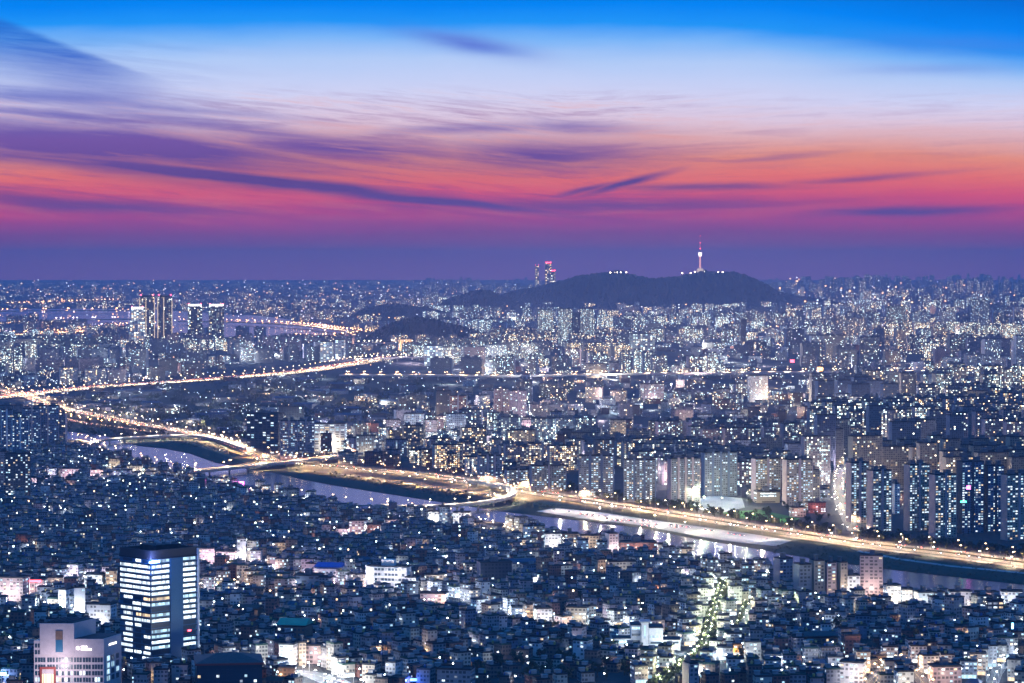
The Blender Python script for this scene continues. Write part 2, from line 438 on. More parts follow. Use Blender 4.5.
M['dry_grass'] = ground_material('dry_grass', (.10, .085, .05), (.17, .14, .08), .012)
M['lawn'] = ground_material('lawn', (.04, .16, .03), (.07, .22, .05), .03)
M['pale_paving'] = ground_material('pale_paving', (.26, .27, .27), (.36, .36, .35), .012)
M['field'] = ground_material('dark_field', (.02, .028, .022), (.045, .05, .04), .006)
g = MB(); S = 70000
g.v += [(-S, -3000, 0), (S, -3000, 0), (S, 49000, 0), (-S, 49000, 0)]; g.face((0, 1, 2, 3))
tag(g.build('ground', M['ground']), kind='structure')

def water_material(nm, scale, rough=.12, strength=.2):
    m = bpy.data.materials.new(nm); m.use_nodes = True; t = m.node_tree; b = t.nodes['Principled BSDF']
    b.inputs['Base Color'].default_value = (.012, .025, .04, 1); b.inputs['Roughness'].default_value = rough; b.inputs['Specular IOR Level'].default_value = .16
    g = t.nodes.new('ShaderNodeNewGeometry'); n = noise(t, E(t, g.outputs['Position']), scale, 3.0, .5)
    bp = t.nodes.new('ShaderNodeBump'); bp.inputs['Strength'].default_value = strength; bp.inputs['Distance'].default_value = 1.0
    t.links.new(n.k, bp.inputs['Height']); t.links.new(bp.outputs[0], b.inputs['Normal'])
    return m
M['water'] = water_material('river_water', .12, .17, .12)
N_EDGE = [(1130, 600), (1024, 585), (900, 571), (840, 563), (790, 555), (750, 548), (700, 540), (640, 528), (560, 518.5), (512, 513), (445, 503), (400, 496), (330, 485), (300, 479), (270, 472), (240, 468), (215, 463), (190, 454), (165, 449), (135, 446), (105, 436), (60, 431), (-40, 426)]
S_EDGE = [(1130, 622), (1024, 603), (940, 594), (860, 586), (800, 575), (720, 560), (640, 545.5), (560, 530), (512, 524), (480, 520), (430, 514), (380, 509), (330, 503), (290, 494), (240, 484), (200, 477), (180, 471), (150, 463), (125, 454.5), (100, 447), (85, 442), (60, 438), (-40, 433)]
RIVER = [at(*p) for p in N_EDGE] + [at(*p) for p in reversed(S_EDGE)]
sheet('river', RIVER, .25, M['water'])
EXPW = [(1140, 580), (1024, 562.5), (940, 551.5), (880, 545), (800, 533.5), (725, 522), (660, 511.5), (620, 505.5), (560, 496), (520, 489.5), (490, 484.5), (440, 476.5), (400, 472), (361, 469), (320, 465.5), (288, 461)]
BANK = [at(*p) for p in N_EDGE[:16]] + [at(x, y) for x, y in [(262, 461), (288, 462), (320, 466.5), (361, 470), (400, 473), (440, 477.5), (490, 486), (520, 491), (560, 497), (620, 507), (660, 513), (725, 523), (800, 535), (880, 546), (940, 553), (1024, 564), (1140, 582)]]
sheet('riverbank', BANK, .5, M['bank'])
sheet('embankment', [at(*p) for p in [(300, 466), (330, 468), (400, 476), (450, 482), (500, 490), (520, 494), (560, 501), (600, 507), (600, 511), (540, 506), (500, 500), (450, 493), (400, 486), (350, 477), (320, 473), (300, 470)]], .8, M['dry_grass'])
sheet('riverside_path', [at(*p) for p in [(860, 551), (900, 559), (950, 566), (1024, 573), (1130, 585), (1130, 587), (1024, 574.5), (950, 567.5), (898, 560.5), (856, 552)]], .8, M['pale_paving'])
BANK2 = [at(x, y) for x, y in [(60, 430), (105, 435), (135, 445), (165, 448), (190, 453), (215, 462), (240, 467), (262, 462), (255, 455), (225, 444), (190, 436), (150, 429), (100, 420), (62, 412)]]
sheet('riverbank', BANK2, .5, M['bank'])
sheet('embankment', [at(*p) for p in [(165, 438), (215, 442), (240, 450), (258, 458), (268, 463), (250, 465), (225, 456), (195, 446)]], .8, M['dry_grass'])
sheet('parking_lot', [at(*p) for p in [(536, 512), (556, 508.5), (600, 513), (640, 519), (725, 531), (760, 536), (792, 541.5), (776, 547), (740, 543.5), (700, 537.5), (640, 526), (580, 519)]], 1.0, M['pale_paving'])
sheet('lawn', [at(*p) for p in [(718, 513), (760, 510), (800, 519), (790, 524), (740, 519)]], .6, M['lawn'])
sheet('sports_ground', [at(*p) for p in [(690, 503), (712, 495), (742, 499), (745, 508), (722, 513), (700, 510)]], .7, M['pale_paving'])
sheet('fields', [at(*p) for p in [(60, 404), (150, 392), (250, 382), (340, 372), (420, 378), (480, 384), (470, 398), (430, 408), (300, 410), (270, 440), (225, 436), (150, 422), (90, 412)]], .3, M['field'])
# ------------------------------------------------------------------ far water, hills
sheet('river', [at(*p) for p in [(-80, 309), (140, 309), (262, 316), (372, 330), (300, 339), (214, 337), (140, 331), (60, 322), (-80, 321)]], .4, M['water'])
RIVER2 = [at(*p) for p in [(-80, 309), (140, 309), (262, 316), (372, 330), (300, 339), (214, 337), (140, 331), (60, 322), (-80, 321)]]
M['forest'] = ground_material('forest_hill', (.008, .018, .016), (.032, .042, .032), .006)
HILLS = []
def hill(sil, ybase, depth, seed, n=320, rows=44):
    """a wooded ridge: its crest follows the skyline read off at its true distance, its flanks fall off both ways"""
    D = at(CX, ybase).y; rng = np.random.RandomState(seed)
    xs = [p[0] for p in sil]
    hx = [max(0.0, hgt(px, py, at(px, ybase))) for px, py in sil]
    gx = np.linspace(xs[0], xs[-1], n); gh = np.interp(gx, xs, hx)
    ph = rng.rand(8) * 6.28
    mb = MB()
    for j in range(rows):
        v = j / (rows - 1) * 2 - 1
        for i in range(n):
            x = (gx[i] - CX) / F * D
            k = math.exp(-(v * 1.9) ** 2) - math.exp(-1.9 ** 2)
            bump = sum(math.sin(x * (.004 + .0035 * a) + v * 5 * (a % 3) + ph[a]) for a in range(8)) * 2.2
            z = gh[i] * k + (bump * k * min(1, gh[i] / 60) + rng.randn() * 5.0 * k * min(1, gh[i] / 40))
            cw_ = (gx[1] - gx[0]) / F * D; mb.v.append(((x + rng.uniform(-.7, .7) * cw_) * (1 + v * depth / D * .5), D + (v + rng.uniform(-.7, .7) * 2 / rows) * depth, max(-1.0, z - .5)))
    for j in range(rows - 1):
        for i in range(n - 1): mb.face((j * n + i, j * n + i + 1, (j + 1) * n + i + 1, (j + 1) * n + i))
    HILLS.append(([( (xs[0]-CX)/F*D, D - depth*.55), ((xs[-1]-CX)/F*D, D - depth*.55), ((xs[-1]-CX)/F*D, D + depth), ((xs[0]-CX)/F*D, D + depth)]))
    return tag(mb.build('hill', M['forest']), kind='structure')
hill([(455, 306), (480, 298), (505, 293), (530, 287), (560, 280), (585, 274), (605, 271), (618, 270), (632, 273.5), (650, 277), (672, 277.5), (690, 274), (705, 269.5), (722, 270), (735, 272), (750, 275), (762, 281), (775, 289), (790, 294), (810, 298), (835, 302), (860, 307)], 308, 1900, 3)
hill([(440, 303), (452, 297), (466, 292), (482, 290), (496, 292), (510, 297), (525, 303)], 312, 700, 4, 60)
hill([(364, 339), (374, 332), (386, 325), (402, 320), (420, 318), (436, 319), (452, 323), (470, 329), (490, 337)], 341, 900, 5, 90)
hill([(352, 316), (366, 309), (384, 305), (404, 304), (424, 306), (446, 312)], 318, 900, 6, 70)

# ------------------------------------------------------------------ roads
def asphalt_marked(name, lanes, base):
    m = bpy.data.materials.new(name); m.use_nodes = True; t = m.node_tree; b = t.nodes['Principled BSDF']
    uvn = t.nodes.new('ShaderNodeUVMap'); uvn.uv_map = 'UVMap'; u, v, _ = sep(t, E(t, uvn.outputs[0]))
    f = (u * float(lanes)).fract(); line = (f - .5).abs().gt(.468) * (v / 9.0).fract().lt(.5)
    edge = (u - .5).abs().gt(.482) * (u - .5).abs().lt(.49)
    mid = (u - .5).abs().lt(.006)
    n = noise(t, comb(t, u * 14.0, v * .06), 1.0, 4.0, .6)
    c = mixc(t, n.sstep(.3, .7), tuple(x * .8 for x in base) + (1,), tuple(x * 1.2 for x in base) + (1,))
    c = mixc(t, line.mx(edge), c, (.6, .6, .58, 1)); c = mixc(t, mid, c, (.45, .36, .1, 1))
    t.links.new(c.k, b.inputs['Base Color']); b.inputs['Roughness'].default_value = .75; b.inputs['Specular IOR Level'].default_value = .2
    return m
M['road6'] = asphalt_marked('asphalt_wide_road', 8, (.12, .115, .11)); M['road2'] = asphalt_marked('asphalt_narrow_road', 2, (.11, .108, .105))
M['deck'] = asphalt_marked('bridge_asphalt', 4, (.15, .145, .14))
def strip(name, px, width, z, m, step=30, keep=6):
    path = smooth([at(x, y, z) for x, y in px], step)
    mb = MB(); fr = frames(path)
    for p, d, l, s in fr:
        mb.v += [tuple(p - l * width / 2), tuple(p + l * width / 2)]
    for i in range(len(fr) - 1):
        s0, s1 = fr[i][3], fr[i + 1][3]
        mb.face((2 * i, 2 * i + 2, 2 * i + 3, 2 * i + 1)[::-1], uv=[(1, s0), (1, s1), (0, s1), (0, s0)])
    o = mb.build(name, m); bm = bmesh.new(); bm.from_mesh(o.data); bmesh.ops.recalc_face_normals(bm, faces=bm.faces)
    if bm.faces[0].normal.z < 0: bmesh.ops.reverse_faces(bm, faces=bm.faces)
    bm.to_mesh(o.data); bm.free()
    ROADS.append((path, width / 2 + keep))
    tag(o, kind='structure'); return path
def elevated(name, label, cat, px, width, z, pier_step=45, barrier=1.3, keep=6):
    path = smooth([at(x, y, z) for x, y in px], 18)
    root = empty(name, (path[0].x, path[0].y, 0)); tag(root, label, cat)
    off = Vector((path[0].x, path[0].y, 0)); fr = frames(path)
    deck = MB()
    for p, d, l, s in fr:
        a, b = p - l * width / 2 - off, p + l * width / 2 - off
        deck.v += [tuple(a), tuple(b), (b.x, b.y, z - 2.2), (a.x, a.y, z - 2.2)]
    for i in range(len(fr) - 1):
        s0, s1 = fr[i][3], fr[i + 1][3]; A, B = 4 * i, 4 * i + 4
        deck.face((A, B, B + 1, A + 1), 0, uv=[(1, s0), (1, s1), (0, s1), (0, s0)])
        deck.face((A + 1, B + 1, B + 2, A + 2), 1); deck.face((A + 2, B + 2, B + 3, A + 3), 1); deck.face((A + 3, B + 3, B, A), 1)
    deck.build('deck', [M['deck'], M['concrete']], root)
    for sgn in (-1, 1):
        mb = MB()
        for p, d, l, s in fr:
            c = p + l * sgn * (width / 2 - .25) - off
            for k, zz in ((-.2, z + .01), (.2, z + .01), (.2, z + barrier), (-.2, z + barrier)): mb.v.append((c.x + l.x * k, c.y + l.y * k, zz))
        for i in range(len(fr) - 1):
            A, B = 4 * i, 4 * i + 4
            for q_ in range(4): mb.face((A + q_, B + q_, B + (q_ + 1) % 4, A + (q_ + 1) % 4))
        mb.build('barrier', M['concrete'], root)
    for p, d, l in walk(path, pier_step, pier_step / 2)[:90]:
        mb = MB(); mb.cyl(0, 0, 0, z - 3.6, 1.3, 8); mb.box(0, 0, z - 3.62, width * .7, 2.2, 1.45)
        mb.build('pier', M['concrete'], root, (p.x - off.x, p.y - off.y, 0), math.atan2(l.y, l.x))
    ROADS.append((path, width / 2 + keep))
    return path
R = {}
R['exp'] = strip('expressway', EXPW, 42, 1.1, M['road6'])
mpath = smooth([at(x, y, 1.3) for x, y in EXPW], 30); mb = MB(); fr = frames(mpath)
for p, d, l, s in fr: mb.v += [tuple(p - l * 2.6), tuple(p + l * 2.6), (p.x + l.x * 2.4, p.y + l.y * 2.4, 2.0), (p.x - l.x * 2.4, p.y - l.y * 2.4, 2.0)]
for i in range(len(fr) - 1):
    for q_ in (1, 2, 3): mb.face((4 * i + q_, 4 * i + 4 + q_, 4 * i + 4 + (q_ + 1) % 4, 4 * i + (q_ + 1) % 4))
tag(mb.build('median_strip', M['bank']), kind='structure')
R['rside'] = strip('riverside_road', [(1140, 585), (1024, 567.5), (940, 556.5), (880, 549.5), (820, 541), (780, 535.5)], 13, 1.3, M['road2'])
R['exp2'] = strip('expressway', [(-30, 385), (20, 394), (42, 402), (62, 408.5), (100, 416), (150, 425.5), (180, 430.5), (220, 440), (250, 450.5), (274, 463)], 36, 1.4, M['road6'])
R['loop'] = strip('riverside_road', [(300, 470), (340, 474), (400, 482.5), (450, 489.5), (490, 494.5), (530, 499)], 11, 1.3, M['road2'])
R['south'] = strip('riverside_road', [(80, 439.5), (100, 448), (120, 454.5), (150, 463.5), (184, 472.5)], 13, 1.2, M['road2'])
R['south2'] = strip('riverside_road', [(262, 489), (300, 497), (345, 503.5), (390, 508.5), (440, 515), (500, 524)], 10, 1.2, M['road2'])
R['mid'] = strip('expressway', [(-60, 402), (0, 397), (90, 387.5), (180, 381.5), (250, 376), (300, 371.5), (345, 365), (392, 357)], 96, 2.0, M['road6'])
R['orange'] = strip('ramp_road', [(54, 415.5), (70, 420), (100, 425), (125, 428), (152, 432)], 14, 1.4, M['road2'])
R['avenue'] = strip('avenue', [(854, 531), (846, 515), (840, 501), (838, 490), (840, 479), (845, 467), (850, 457)], 15, 1.2, M['road6'], keep=1)
R['bridge'] = elevated('road_bridge', 'straight concrete road bridge crossing the river under warm lamps', 'bridge', [(178, 472.6), (222, 468.3), (262, 464), (300, 460.3), (335, 456.3), (356, 453)], 26, 8, 48)
R['rampR'] = elevated('ramp_bridge', 'narrow ramp bridge swinging in a hairpin from the expressway back over the river', 'bridge', [(470, 480.5), (490, 483.5), (505, 486.8), (513.5, 491.5), (508, 496.5), (495, 500), (470, 503.5), (440, 505.6), (405, 506.5), (378, 504.8)], 11, 8, 40)
R['rampL'] = elevated('ramp_bridge', 'narrow ramp bridge curving from the south bank road to the far expressway', 'bridge', [(97, 447.5), (92, 444.5), (96, 441.5), (112, 439), (140, 437), (180, 435.5), (205, 436.6), (226, 441.5), (246, 448.5)], 11, 7, 40)
R['elev'] = elevated('elevated_highway', 'long level elevated highway on piers crossing the middle of the city', 'highway', [(340, 375), (430, 375.5), (512, 376), (640, 374), (720, 373.2), (830, 372), (940, 371), (1060, 369.5)], 26, 13, 60, 2.6)
R['elev2'] = elevated('elevated_highway', 'short distant elevated highway beside the bright riverside junction', 'highway', [(330, 361), (400, 357.5), (425, 357.3), (470, 358)], 24, 12, 80, 2.4)
R['far1'] = elevated('river_bridge', 'pale distant bridge at the foot of the dark hill', 'bridge', [(330, 345), (380, 343.3), (430, 343), (500, 344)], 26, 14, 110, 3.0)
R['far2'] = elevated('river_bridge', 'distant bridge with orange lamps curling to the river junction', 'bridge', [(180, 321.5), (240, 322.5), (300, 325.5), (345, 331), (366, 333), (352, 335.5), (315, 337.5), (292, 337)], 40, 14, 200, 3.5)
R['far3'] = strip('expressway', [(-60, 337), (40, 333.5), (90, 330), (120, 326), (150, 324)], 60, 3, M['road6'])
R['far3b'] = strip('expressway', [(30, 335), (80, 334.5), (150, 334), (190, 333)], 60, 3, M['road6'])
R['far4'] = elevated('river_bridge', 'far hazy bridge strung with orange lamps over the wide river', 'bridge', [(-60, 306), (20, 304.5), (70, 302.5), (130, 300.5)], 44, 16, 400, 4)
R['far5'] = elevated('river_bridge', 'far hazy bridge with paired white and orange lamps over the wide river', 'bridge', [(-40, 312.5), (40, 311), (130, 310.5), (160, 310)], 44, 16, 300, 4)
R['far6'] = elevated('river_bridge', 'low pink lit distant bridge beside the tall paired towers', 'bridge', [(50, 320.5), (90, 319.8), (170, 319)], 40, 14, 260, 4)
STREETS = [  # picture points, width, lamp colour, lamp power factor, spacing
    ('a', [(-30, 604), (20, 607), (62, 615), (90, 622)], 16, 'cool', 1.5, 16, 'the bright shopping street by the river of white shopfronts'),
    ('b', [(40, 583), (70, 582), (100, 585), (120, 588)], 12, 'pink', 1.1, 20, 'the shop row behind the pale blocks'),
    ('c', [(190, 566), (225, 566), (262, 570), (320, 584), (345, 592), (395, 592)], 12, 'pink', 1.0, 20, 'the lit lane behind the glass tower'),
    ('d', [(192, 592), (222, 586), (236, 588), (262, 596), (318, 606)], 9, 'warm', .8, 20, 'the orange lit lane beside the glass tower'),
    ('e', [(395, 592), (430, 597), (465, 605), (512, 617), (530, 622), (580, 622)], 13, 'cool', 1.2, 18, 'the white lit street in front of the cream block'),
    ('f', [(580, 622), (612, 632), (640, 640), (668, 650), (700, 658), (735, 664), (800, 672), (850, 676)], 13, 'cool', 1.1, 19, 'the white lit street past the mart'),
    ('g', [(655, 690), (672, 675), (700, 657), (711, 625), (719, 600), (724, 584)], 9, 'leafy', .9, 20, 'the tree-lined street'),
    ('h', [(738, 634), (744, 618), (750, 604), (768, 604), (785, 607)], 9, 'leafy', .8, 24, 'the short leafy lane'),
    ('i', [(262, 668), (290, 672), (320, 676), (350, 690)], 22, 'white', 2.2, 12, 'the floodlit crossing at the front'),
    ('j', [(868, 607), (900, 607), (935, 609), (965, 614)], 16, 'warmwhite', .6, 16, 'the bright riverside shops'),
    ('k', [(860, 690), (885, 668), (905, 664), (930, 690)], 10, 'warm', .7, 16, 'the amber lit yard at the front'),
    ('l', [(990, 690), (1000, 668), (1030, 655)], 10, 'cool', .55, 18, 'the lane at the picture edge'),
    ('m', [(120, 474), (165, 482), (210, 486), (260, 496), (300, 502)], 12, 'warmwhite', 1.0, 24, 'the south bank road'),
    ('n', [(700, 566), (730, 574), (770, 580)], 14, 'white', .6, 24, 'the white lit lot by the river'),
    ('o', [(20, 476), (60, 478), (110, 482), (150, 484)], 12, 'pink', .9, 24, 'the pinkish street of the far south bank'),
    ('p', [(430, 520), (470, 522), (520, 535)], 12, 'warmwhite', 1.2, 22, 'the lit yard by the hairpin ramp'),
    ('q', [(540, 551), (600, 553), (660, 558), (700, 562)], 11, 'white', .7, 26, 'the lane behind the brick blocks'),
]
for s in STREETS: s_path = strip('street', s[1], s[2], .8, M['road2'], keep=4); R['st_' + s[0]] = s_path

# ------------------------------------------------------------------ street lamps
LCOL = {'warm': (1.0, .62, .32), 'warmwhite': (1.0, .80, .56), 'white': (.92, .96, 1.0), 'cool': (.78, .88, 1.0), 'pink': (1.0, .80, .92), 'leafy': (.95, 1.0, .62), 'amber': (1.0, .46, .17)}
for k, c in LCOL.items(): M['head_' + k] = glow('lamp_head_' + k, c, 24.0)
LIGHTS = {}
def lamp_light(parent, loc, colour, power, radius=.35, spot=0):
    key = (colour, round(power), radius, spot)
    if key not in LIGHTS:
        ld = bpy.data.lights.new('lamp_light', 'SPOT' if spot else 'POINT'); ld.energy = power
        if spot: ld.spot_size = math.radians(spot); ld.spot_blend = .4
        ld.color = LCOL.get(colour, colour) if isinstance(colour, str) else colour
        ld.shadow_soft_size = radius; LIGHTS[key] = ld
    o = bpy.data.objects.new('lamp_light', LIGHTS[key]); COL.objects.link(o); o.location = loc
    if parent is not None: o.parent = parent
    return o
_lm = {}
def lamp_mesh(h, arm, colour, head):
    key = (h, arm, colour, head)
    if key not in _lm:
        a = MB(); a.bar((0, 0, 0), (0, 0, h), .16, .10); 
        if arm: a.bar((0, 0, h - .1), (arm, 0, h + .25), .09, .07)
        b = MB(); b.box(arm + (.3 if arm else 0), 0, h + .05, head * 1.5, head, head * .55, bottom=True)
        _lm[key] = (a.build('pole', M['metal_grey'], link_it=False), b.build('lamp_head', M['head_' + colour], link_it=False))
    return _lm[key]
LAMPN = [0]; lamp_stuff = {}
def street_lamp(p, ang, h, arm, colour, power, head, label, group, name='street_lamp', spot=0):
    pole, hd = lamp_mesh(h, arm, colour, head)
    LAMPN[0] += 1
    r = empty(name, p, ang); tag(r, label, 'street lamp', group)
    pl = link('pole', pole, r); link('lamp_head', hd, pl)
    if power: lamp_light(r, (arm + .4, 0, h - .6), colour, power, spot=spot)
    return r
def lamp_row(path, step, off, h, arm, colour, power, head, label, group, both=True, start=10):
    for i, (p, d, l) in enumerate(walk(path, step, start)):
        x, y = topx(p.x, p.y, p.z)
        if not (-60 < x < 1084): continue
        for sgn in ((1, -1) if both else ((1,) if i % 2 else (-1,))):
            q_ = p + l * sgn * off
            street_lamp(q_, math.atan2(-l.y * sgn, -l.x * sgn), h, arm, colour, power, head, label, group, spot=158)
KW = 1000.0
lamp_row(R['exp'], 42, 21.5, 12, 3, 'warm', 120 * KW, .85, 'tall arm lamp lighting the riverside expressway', 'lamps along the riverside expressway')
lamp_row(R['rside'], 60, 7.5, 10, 2, 'warmwhite', 60 * KW, 1.1, 'arm lamp beside the low riverside road', 'lamps along the riverside road', False)
lamp_row(R['exp2'], 54, 18, 12, 3, 'warm', 230 * KW, 1.4, 'arm lamp on the slanting expressway across the river', 'lamps along the slanting expressway', False)
lamp_row(R['loop'], 60, 6.5, 10, 2, 'warm', 160 * KW, 1.1, 'arm lamp on the dry grass embankment road', 'lamps along the embankment road', False)
lamp_row(R['bridge'], 42, 12, 10, 2, 'warm', 260 * KW, 1.3, 'arm lamp standing on the straight river bridge', 'lamps on the straight bridge', False)
lamp_row(R['rampR'], 32, 5.2, 8, 1.5, 'warmwhite', 100 * KW, .9, 'short lamp on the hairpin ramp bridge', 'lamps on the hairpin ramp', False)
lamp_row(R['rampL'], 40, 5.2, 8, 1.5, 'warmwhite', 230 * KW, 1.0, 'short lamp on the curving ramp of the far bank', 'lamps on the far ramp', False)
lamp_row(R['south'], 48, 7, 10, 2, 'warm', 200 * KW, 1.1, 'arm lamp on the south bank road by the ramp', 'lamps along the south bank road', False)
lamp_row(R['south2'], 44, 6, 9, 1.5, 'warm', 30 * KW, 1.0, 'small lamp on the near river edge road', 'lamps along the near river edge', False)
lamp_row(R['avenue'], 46, 8.5, 11, 2.5, 'warmwhite', 45 * KW, .9, 'arm lamp on the bright avenue between apartment blocks', 'lamps along the bright avenue', False)
PARK = [at(x, y, 1.0) for x, y in [(560, 511), (585, 513), (612, 517), (640, 521), (668, 524), (700, 531), (730, 536), (762, 540), (655, 527), (600, 519), (685, 534)]]
for p in PARK: street_lamp(p, 0, 14, 0, 'warmwhite', 85 * KW, 1.0, 'white floodlight mast on the riverside parking lot', 'floodlights of the riverside parking lot')

# queues of traffic too far off to count
trail = {'headlight': MB(), 'taillight': MB()}
def queue(path, step, lanes, z, size):
    q_r = random.Random(len(path))
    for p, d, l in walk(path, step, step / 2):
        for ln in lanes:
            if q_r.random() < .25: continue
            q_ = p + l * (ln + q_r.uniform(-.6, .6)) + d * q_r.uniform(-step * .4, step * .4)
            trail['headlight' if (ln > 0) != (d.y > 0) or q_r.random() < .30 else 'taillight'].box(q_.x, q_.y, q_.z + z, size, size, size * .45, bottom=True)
queue(R['mid'], 17, (-42, -34, -26, -18, -10, 10, 18, 26, 34, 42), .4, 1.5)
queue(R['elev'], 13, (-10, -6, 6, 10), .5, 1.5)
queue(R['elev2'], 14, (-9, -5, 5, 9), .5, 1.8)
queue(R['exp2'], 16, (-14, -9.5, -5, 5, 9.5, 14), .4, 1.0)
queue(R['orange'], 16, (-4, 4), .4, 1.1)
queue(R['rampL'], 18, (-2.5, 2.5), .3, .8)
queue(R['far2'], 22, (-14, -7, 7, 14), .5, 2.6); queue(R['far3'], 22, (-24, -12, 12, 24), .5, 2.4); queue(R['far3b'], 22, (-24, -12, 12, 24), .5, 2.4); queue(R['far1'], 18, (-8, 8), .5, 2.0)
M['queue_head'] = glow('queue_head', (1.0, .68, .36), 4.0); M['queue_tail'] = glow('queue_tail', (1.0, .22, .10), 3.5)
for k, mb in trail.items(): tag(mb.build('distant_traffic', M['queue_head' if k == 'headlight' else 'queue_tail']), 'queues of traffic with lights on along the far highways', 'traffic', kind='stuff')
# distant lamps nobody could count: heads in one mesh, a few of them carrying the light
far_heads = {k: MB() for k in ('warm', 'warmwhite', 'white', 'pink', 'amber')}
def far_row(path, step, off, h, colour, head, power, every=3, both=True):
    for i, (p, d, l) in enumerate(walk(path, step, step / 2)):
        for sgn in ((1, -1) if both else (-1,)):
            q_ = p + l * sgn * off
            far_heads[colour].box(q_.x, q_.y, q_.z + h, head, head, head * .7, bottom=True)
        if power and i % every == 0: lamp_light(None, (p.x, p.y, p.z + h + 2), colour, power, 1.0, 130)
far_row(R['mid'], 60, 46, 12, 'warm', 1.5, 850 * KW, 1)
far_row(R['elev'], 45, 12, 9, 'warm', 1.7, 1300 * KW, 1)
far_row(R['elev2'], 60, 11, 9, 'warmwhite', 2.2, 700 * KW, 2)
far_row(R['orange'], 60, 8, 10, 'amber', 1.6, 70 * KW, 1)
far_row(R['far1'], 60, 12, 10, 'warmwhite', 2.6, 900 * KW, 2)
far_row(R['far2'], 80, 19, 12, 'amber', 3.2, 2600 * KW, 1)
far_row(R['far3'], 90, 29, 12, 'amber', 3.0, 2600 * KW, 1)
far_row(R['far3b'], 90, 29, 12, 'amber', 3.0, 2000 * KW, 1)
far_row(R['far4'], 150, 20, 14, 'amber', 5.0, 5000 * KW, 1)
far_row(R['far5'], 150, 20, 14, 'amber', 4.6, 4500 * KW, 1)
far_row(R['far6'], 110, 18, 12, 'pink', 4.0, 3000 * KW, 1)
for k, mb in far_heads.items():
    if mb.f: tag(mb.build('distant_street_lights', M['head_' + k]), 'distant lamps along the far highways and bridges', 'lights', kind='stuff')
# ------------------------------------------------------------------ building kit
RNG = random.Random(11)
WALLS = {'cream': (.46, .42, .35), 'white': (.60, .60, .60), 'grey': (.26, .265, .28), 'red brick': (.22, .085, .06), 'brown brick': (.16, .105, .08), 'pink': (.46, .34, .33), 'dark': (.05, .06, .075), 'blue-grey': (.15, .19, .26), 'beige': (.42, .34, .25)}
_win = {}
def window_mesh(m):
    if m not in _win:
        mb = MB(); mb.box(0, 0, -.5, 1, .14, 1, bottom=True); _win[m] = mb.build('window', M[m], link_it=False)
    return _win[m]
def add_window(root, m, x, y, z, wd, ht, rz=0.0):
    return link('window', window_mesh(m), root, (x, y, z), rz, (wd, 1, ht))
def lit_kind(rnd, warm=.2):
    r = rnd.random()
    return 'lit_warm' if r < warm else 'lit_cool' if r < warm + .3 else 'lit_dim' if r < warm + .45 else 'lit_white'
def lit_windows(root, L, W, h, z0, cell, litf, cap, rnd, ends=(0, 0), warm=.2, cols=True):
    """lit windows, each a part, set a hand proud of the dark ones in the wall"""
    spots = []
    for face in range(3):
        if face and not ends[face - 1]: continue
        ln = L if face == 0 else W
        n, nv = max(1, round(ln / cell[0])), max(1, round(h / cell[1])); cw, ch = ln / n, h / nv
        for i in range(n):
            pr = litf * (rnd.random() * 1.5 + .25 if cols else 1)
            for j in range(nv):
                if rnd.random() < pr:
                    u = -ln / 2 + (i + .5) * cw; z = z0 + (j + .52) * ch
                    if face == 0: spots.append((u, -W / 2 - .09, z, cw * .68, ch * .5, 0))
                    elif face == 1: spots.append((L / 2 + .09, u, z, cw * .68, ch * .5, math.pi / 2))
                    else: spots.append((-L / 2 - .09, u, z, cw * .68, ch * .5, math.pi / 2))
    rnd.shuffle(spots)
    for s in spots[:cap]: add_window(root, lit_kind(rnd, warm), *s)
    return min(cap, len(spots))
REG = []          # things that still need a label: dict(o, kind, desc, cat, group)
def reg(o, desc, cat, group): REG.append(dict(o=o, desc=desc, cat=cat, group=group, p=o.location.copy()))
CLEAR = []      # ground kept open in front of a landmark: (x, y, half width, depth)
FOOT = []         # (x, y, radius) taken ground
def taken(x, y, r):
    return any((x - a) ** 2 + (y - b) ** 2 < (r + c) ** 2 for a, b, c in FOOT)
def site(x0, x1, yt, yb, yaw, depth):
    """ground position, length and height of a block seen between those picture columns and rows"""
    p = at((x0 + x1) / 2, yb); wpx = (x1 - x0) * p.y / F; a = math.radians(yaw)
    L = max(6.0, (wpx - depth * abs(math.sin(a))) / math.cos(a))
    h = hgt((x0 + x1) / 2, yt, p)
    p = Vector((p.x, p.y + depth / 2, 0))
    FOOT.append((p.x, p.y, L * .55)); CLEAR.append((p.x - 12 * p.x / p.y, p.y - depth / 2, L * .5 + 1, 40)); return p, L, h, a
def roof_mesh(name, L, W, mat_, rim=.9):
    mb = MB(); mb.box(0, 0, 0, L + .5, W + .5, .5, bottom=True)
    for x, y, sx, sy in ((0, -W / 2 - .1, L + .5, .3), (0, W / 2 + .1, L + .5, .3), (-L / 2 - .1, 0, .3, W - .1), (L / 2 + .1, 0, .3, W - .1)): mb.box(x, y, .49, sx, sy, rim)
    return mb
def housing(root, L, W, h, n, rnd, wall=(.3, .3, .3)):
    for k in range(n):
        x = (k + .5) / n * L - L / 2 + rnd.uniform(-2, 2)
        mb = MB(); mb.box(0, 0, 0, min(9, L * .22), W * .5, 4.6, col=(*wall, 0), bottom=True); mb.box(0, 0, 4.59, min(9, L * .22) + .8, W * .5 + .8, .5, bottom=True)
        mb.build('elevator_housing', [M['dark_concrete']], root, (x, W * .1, .5))
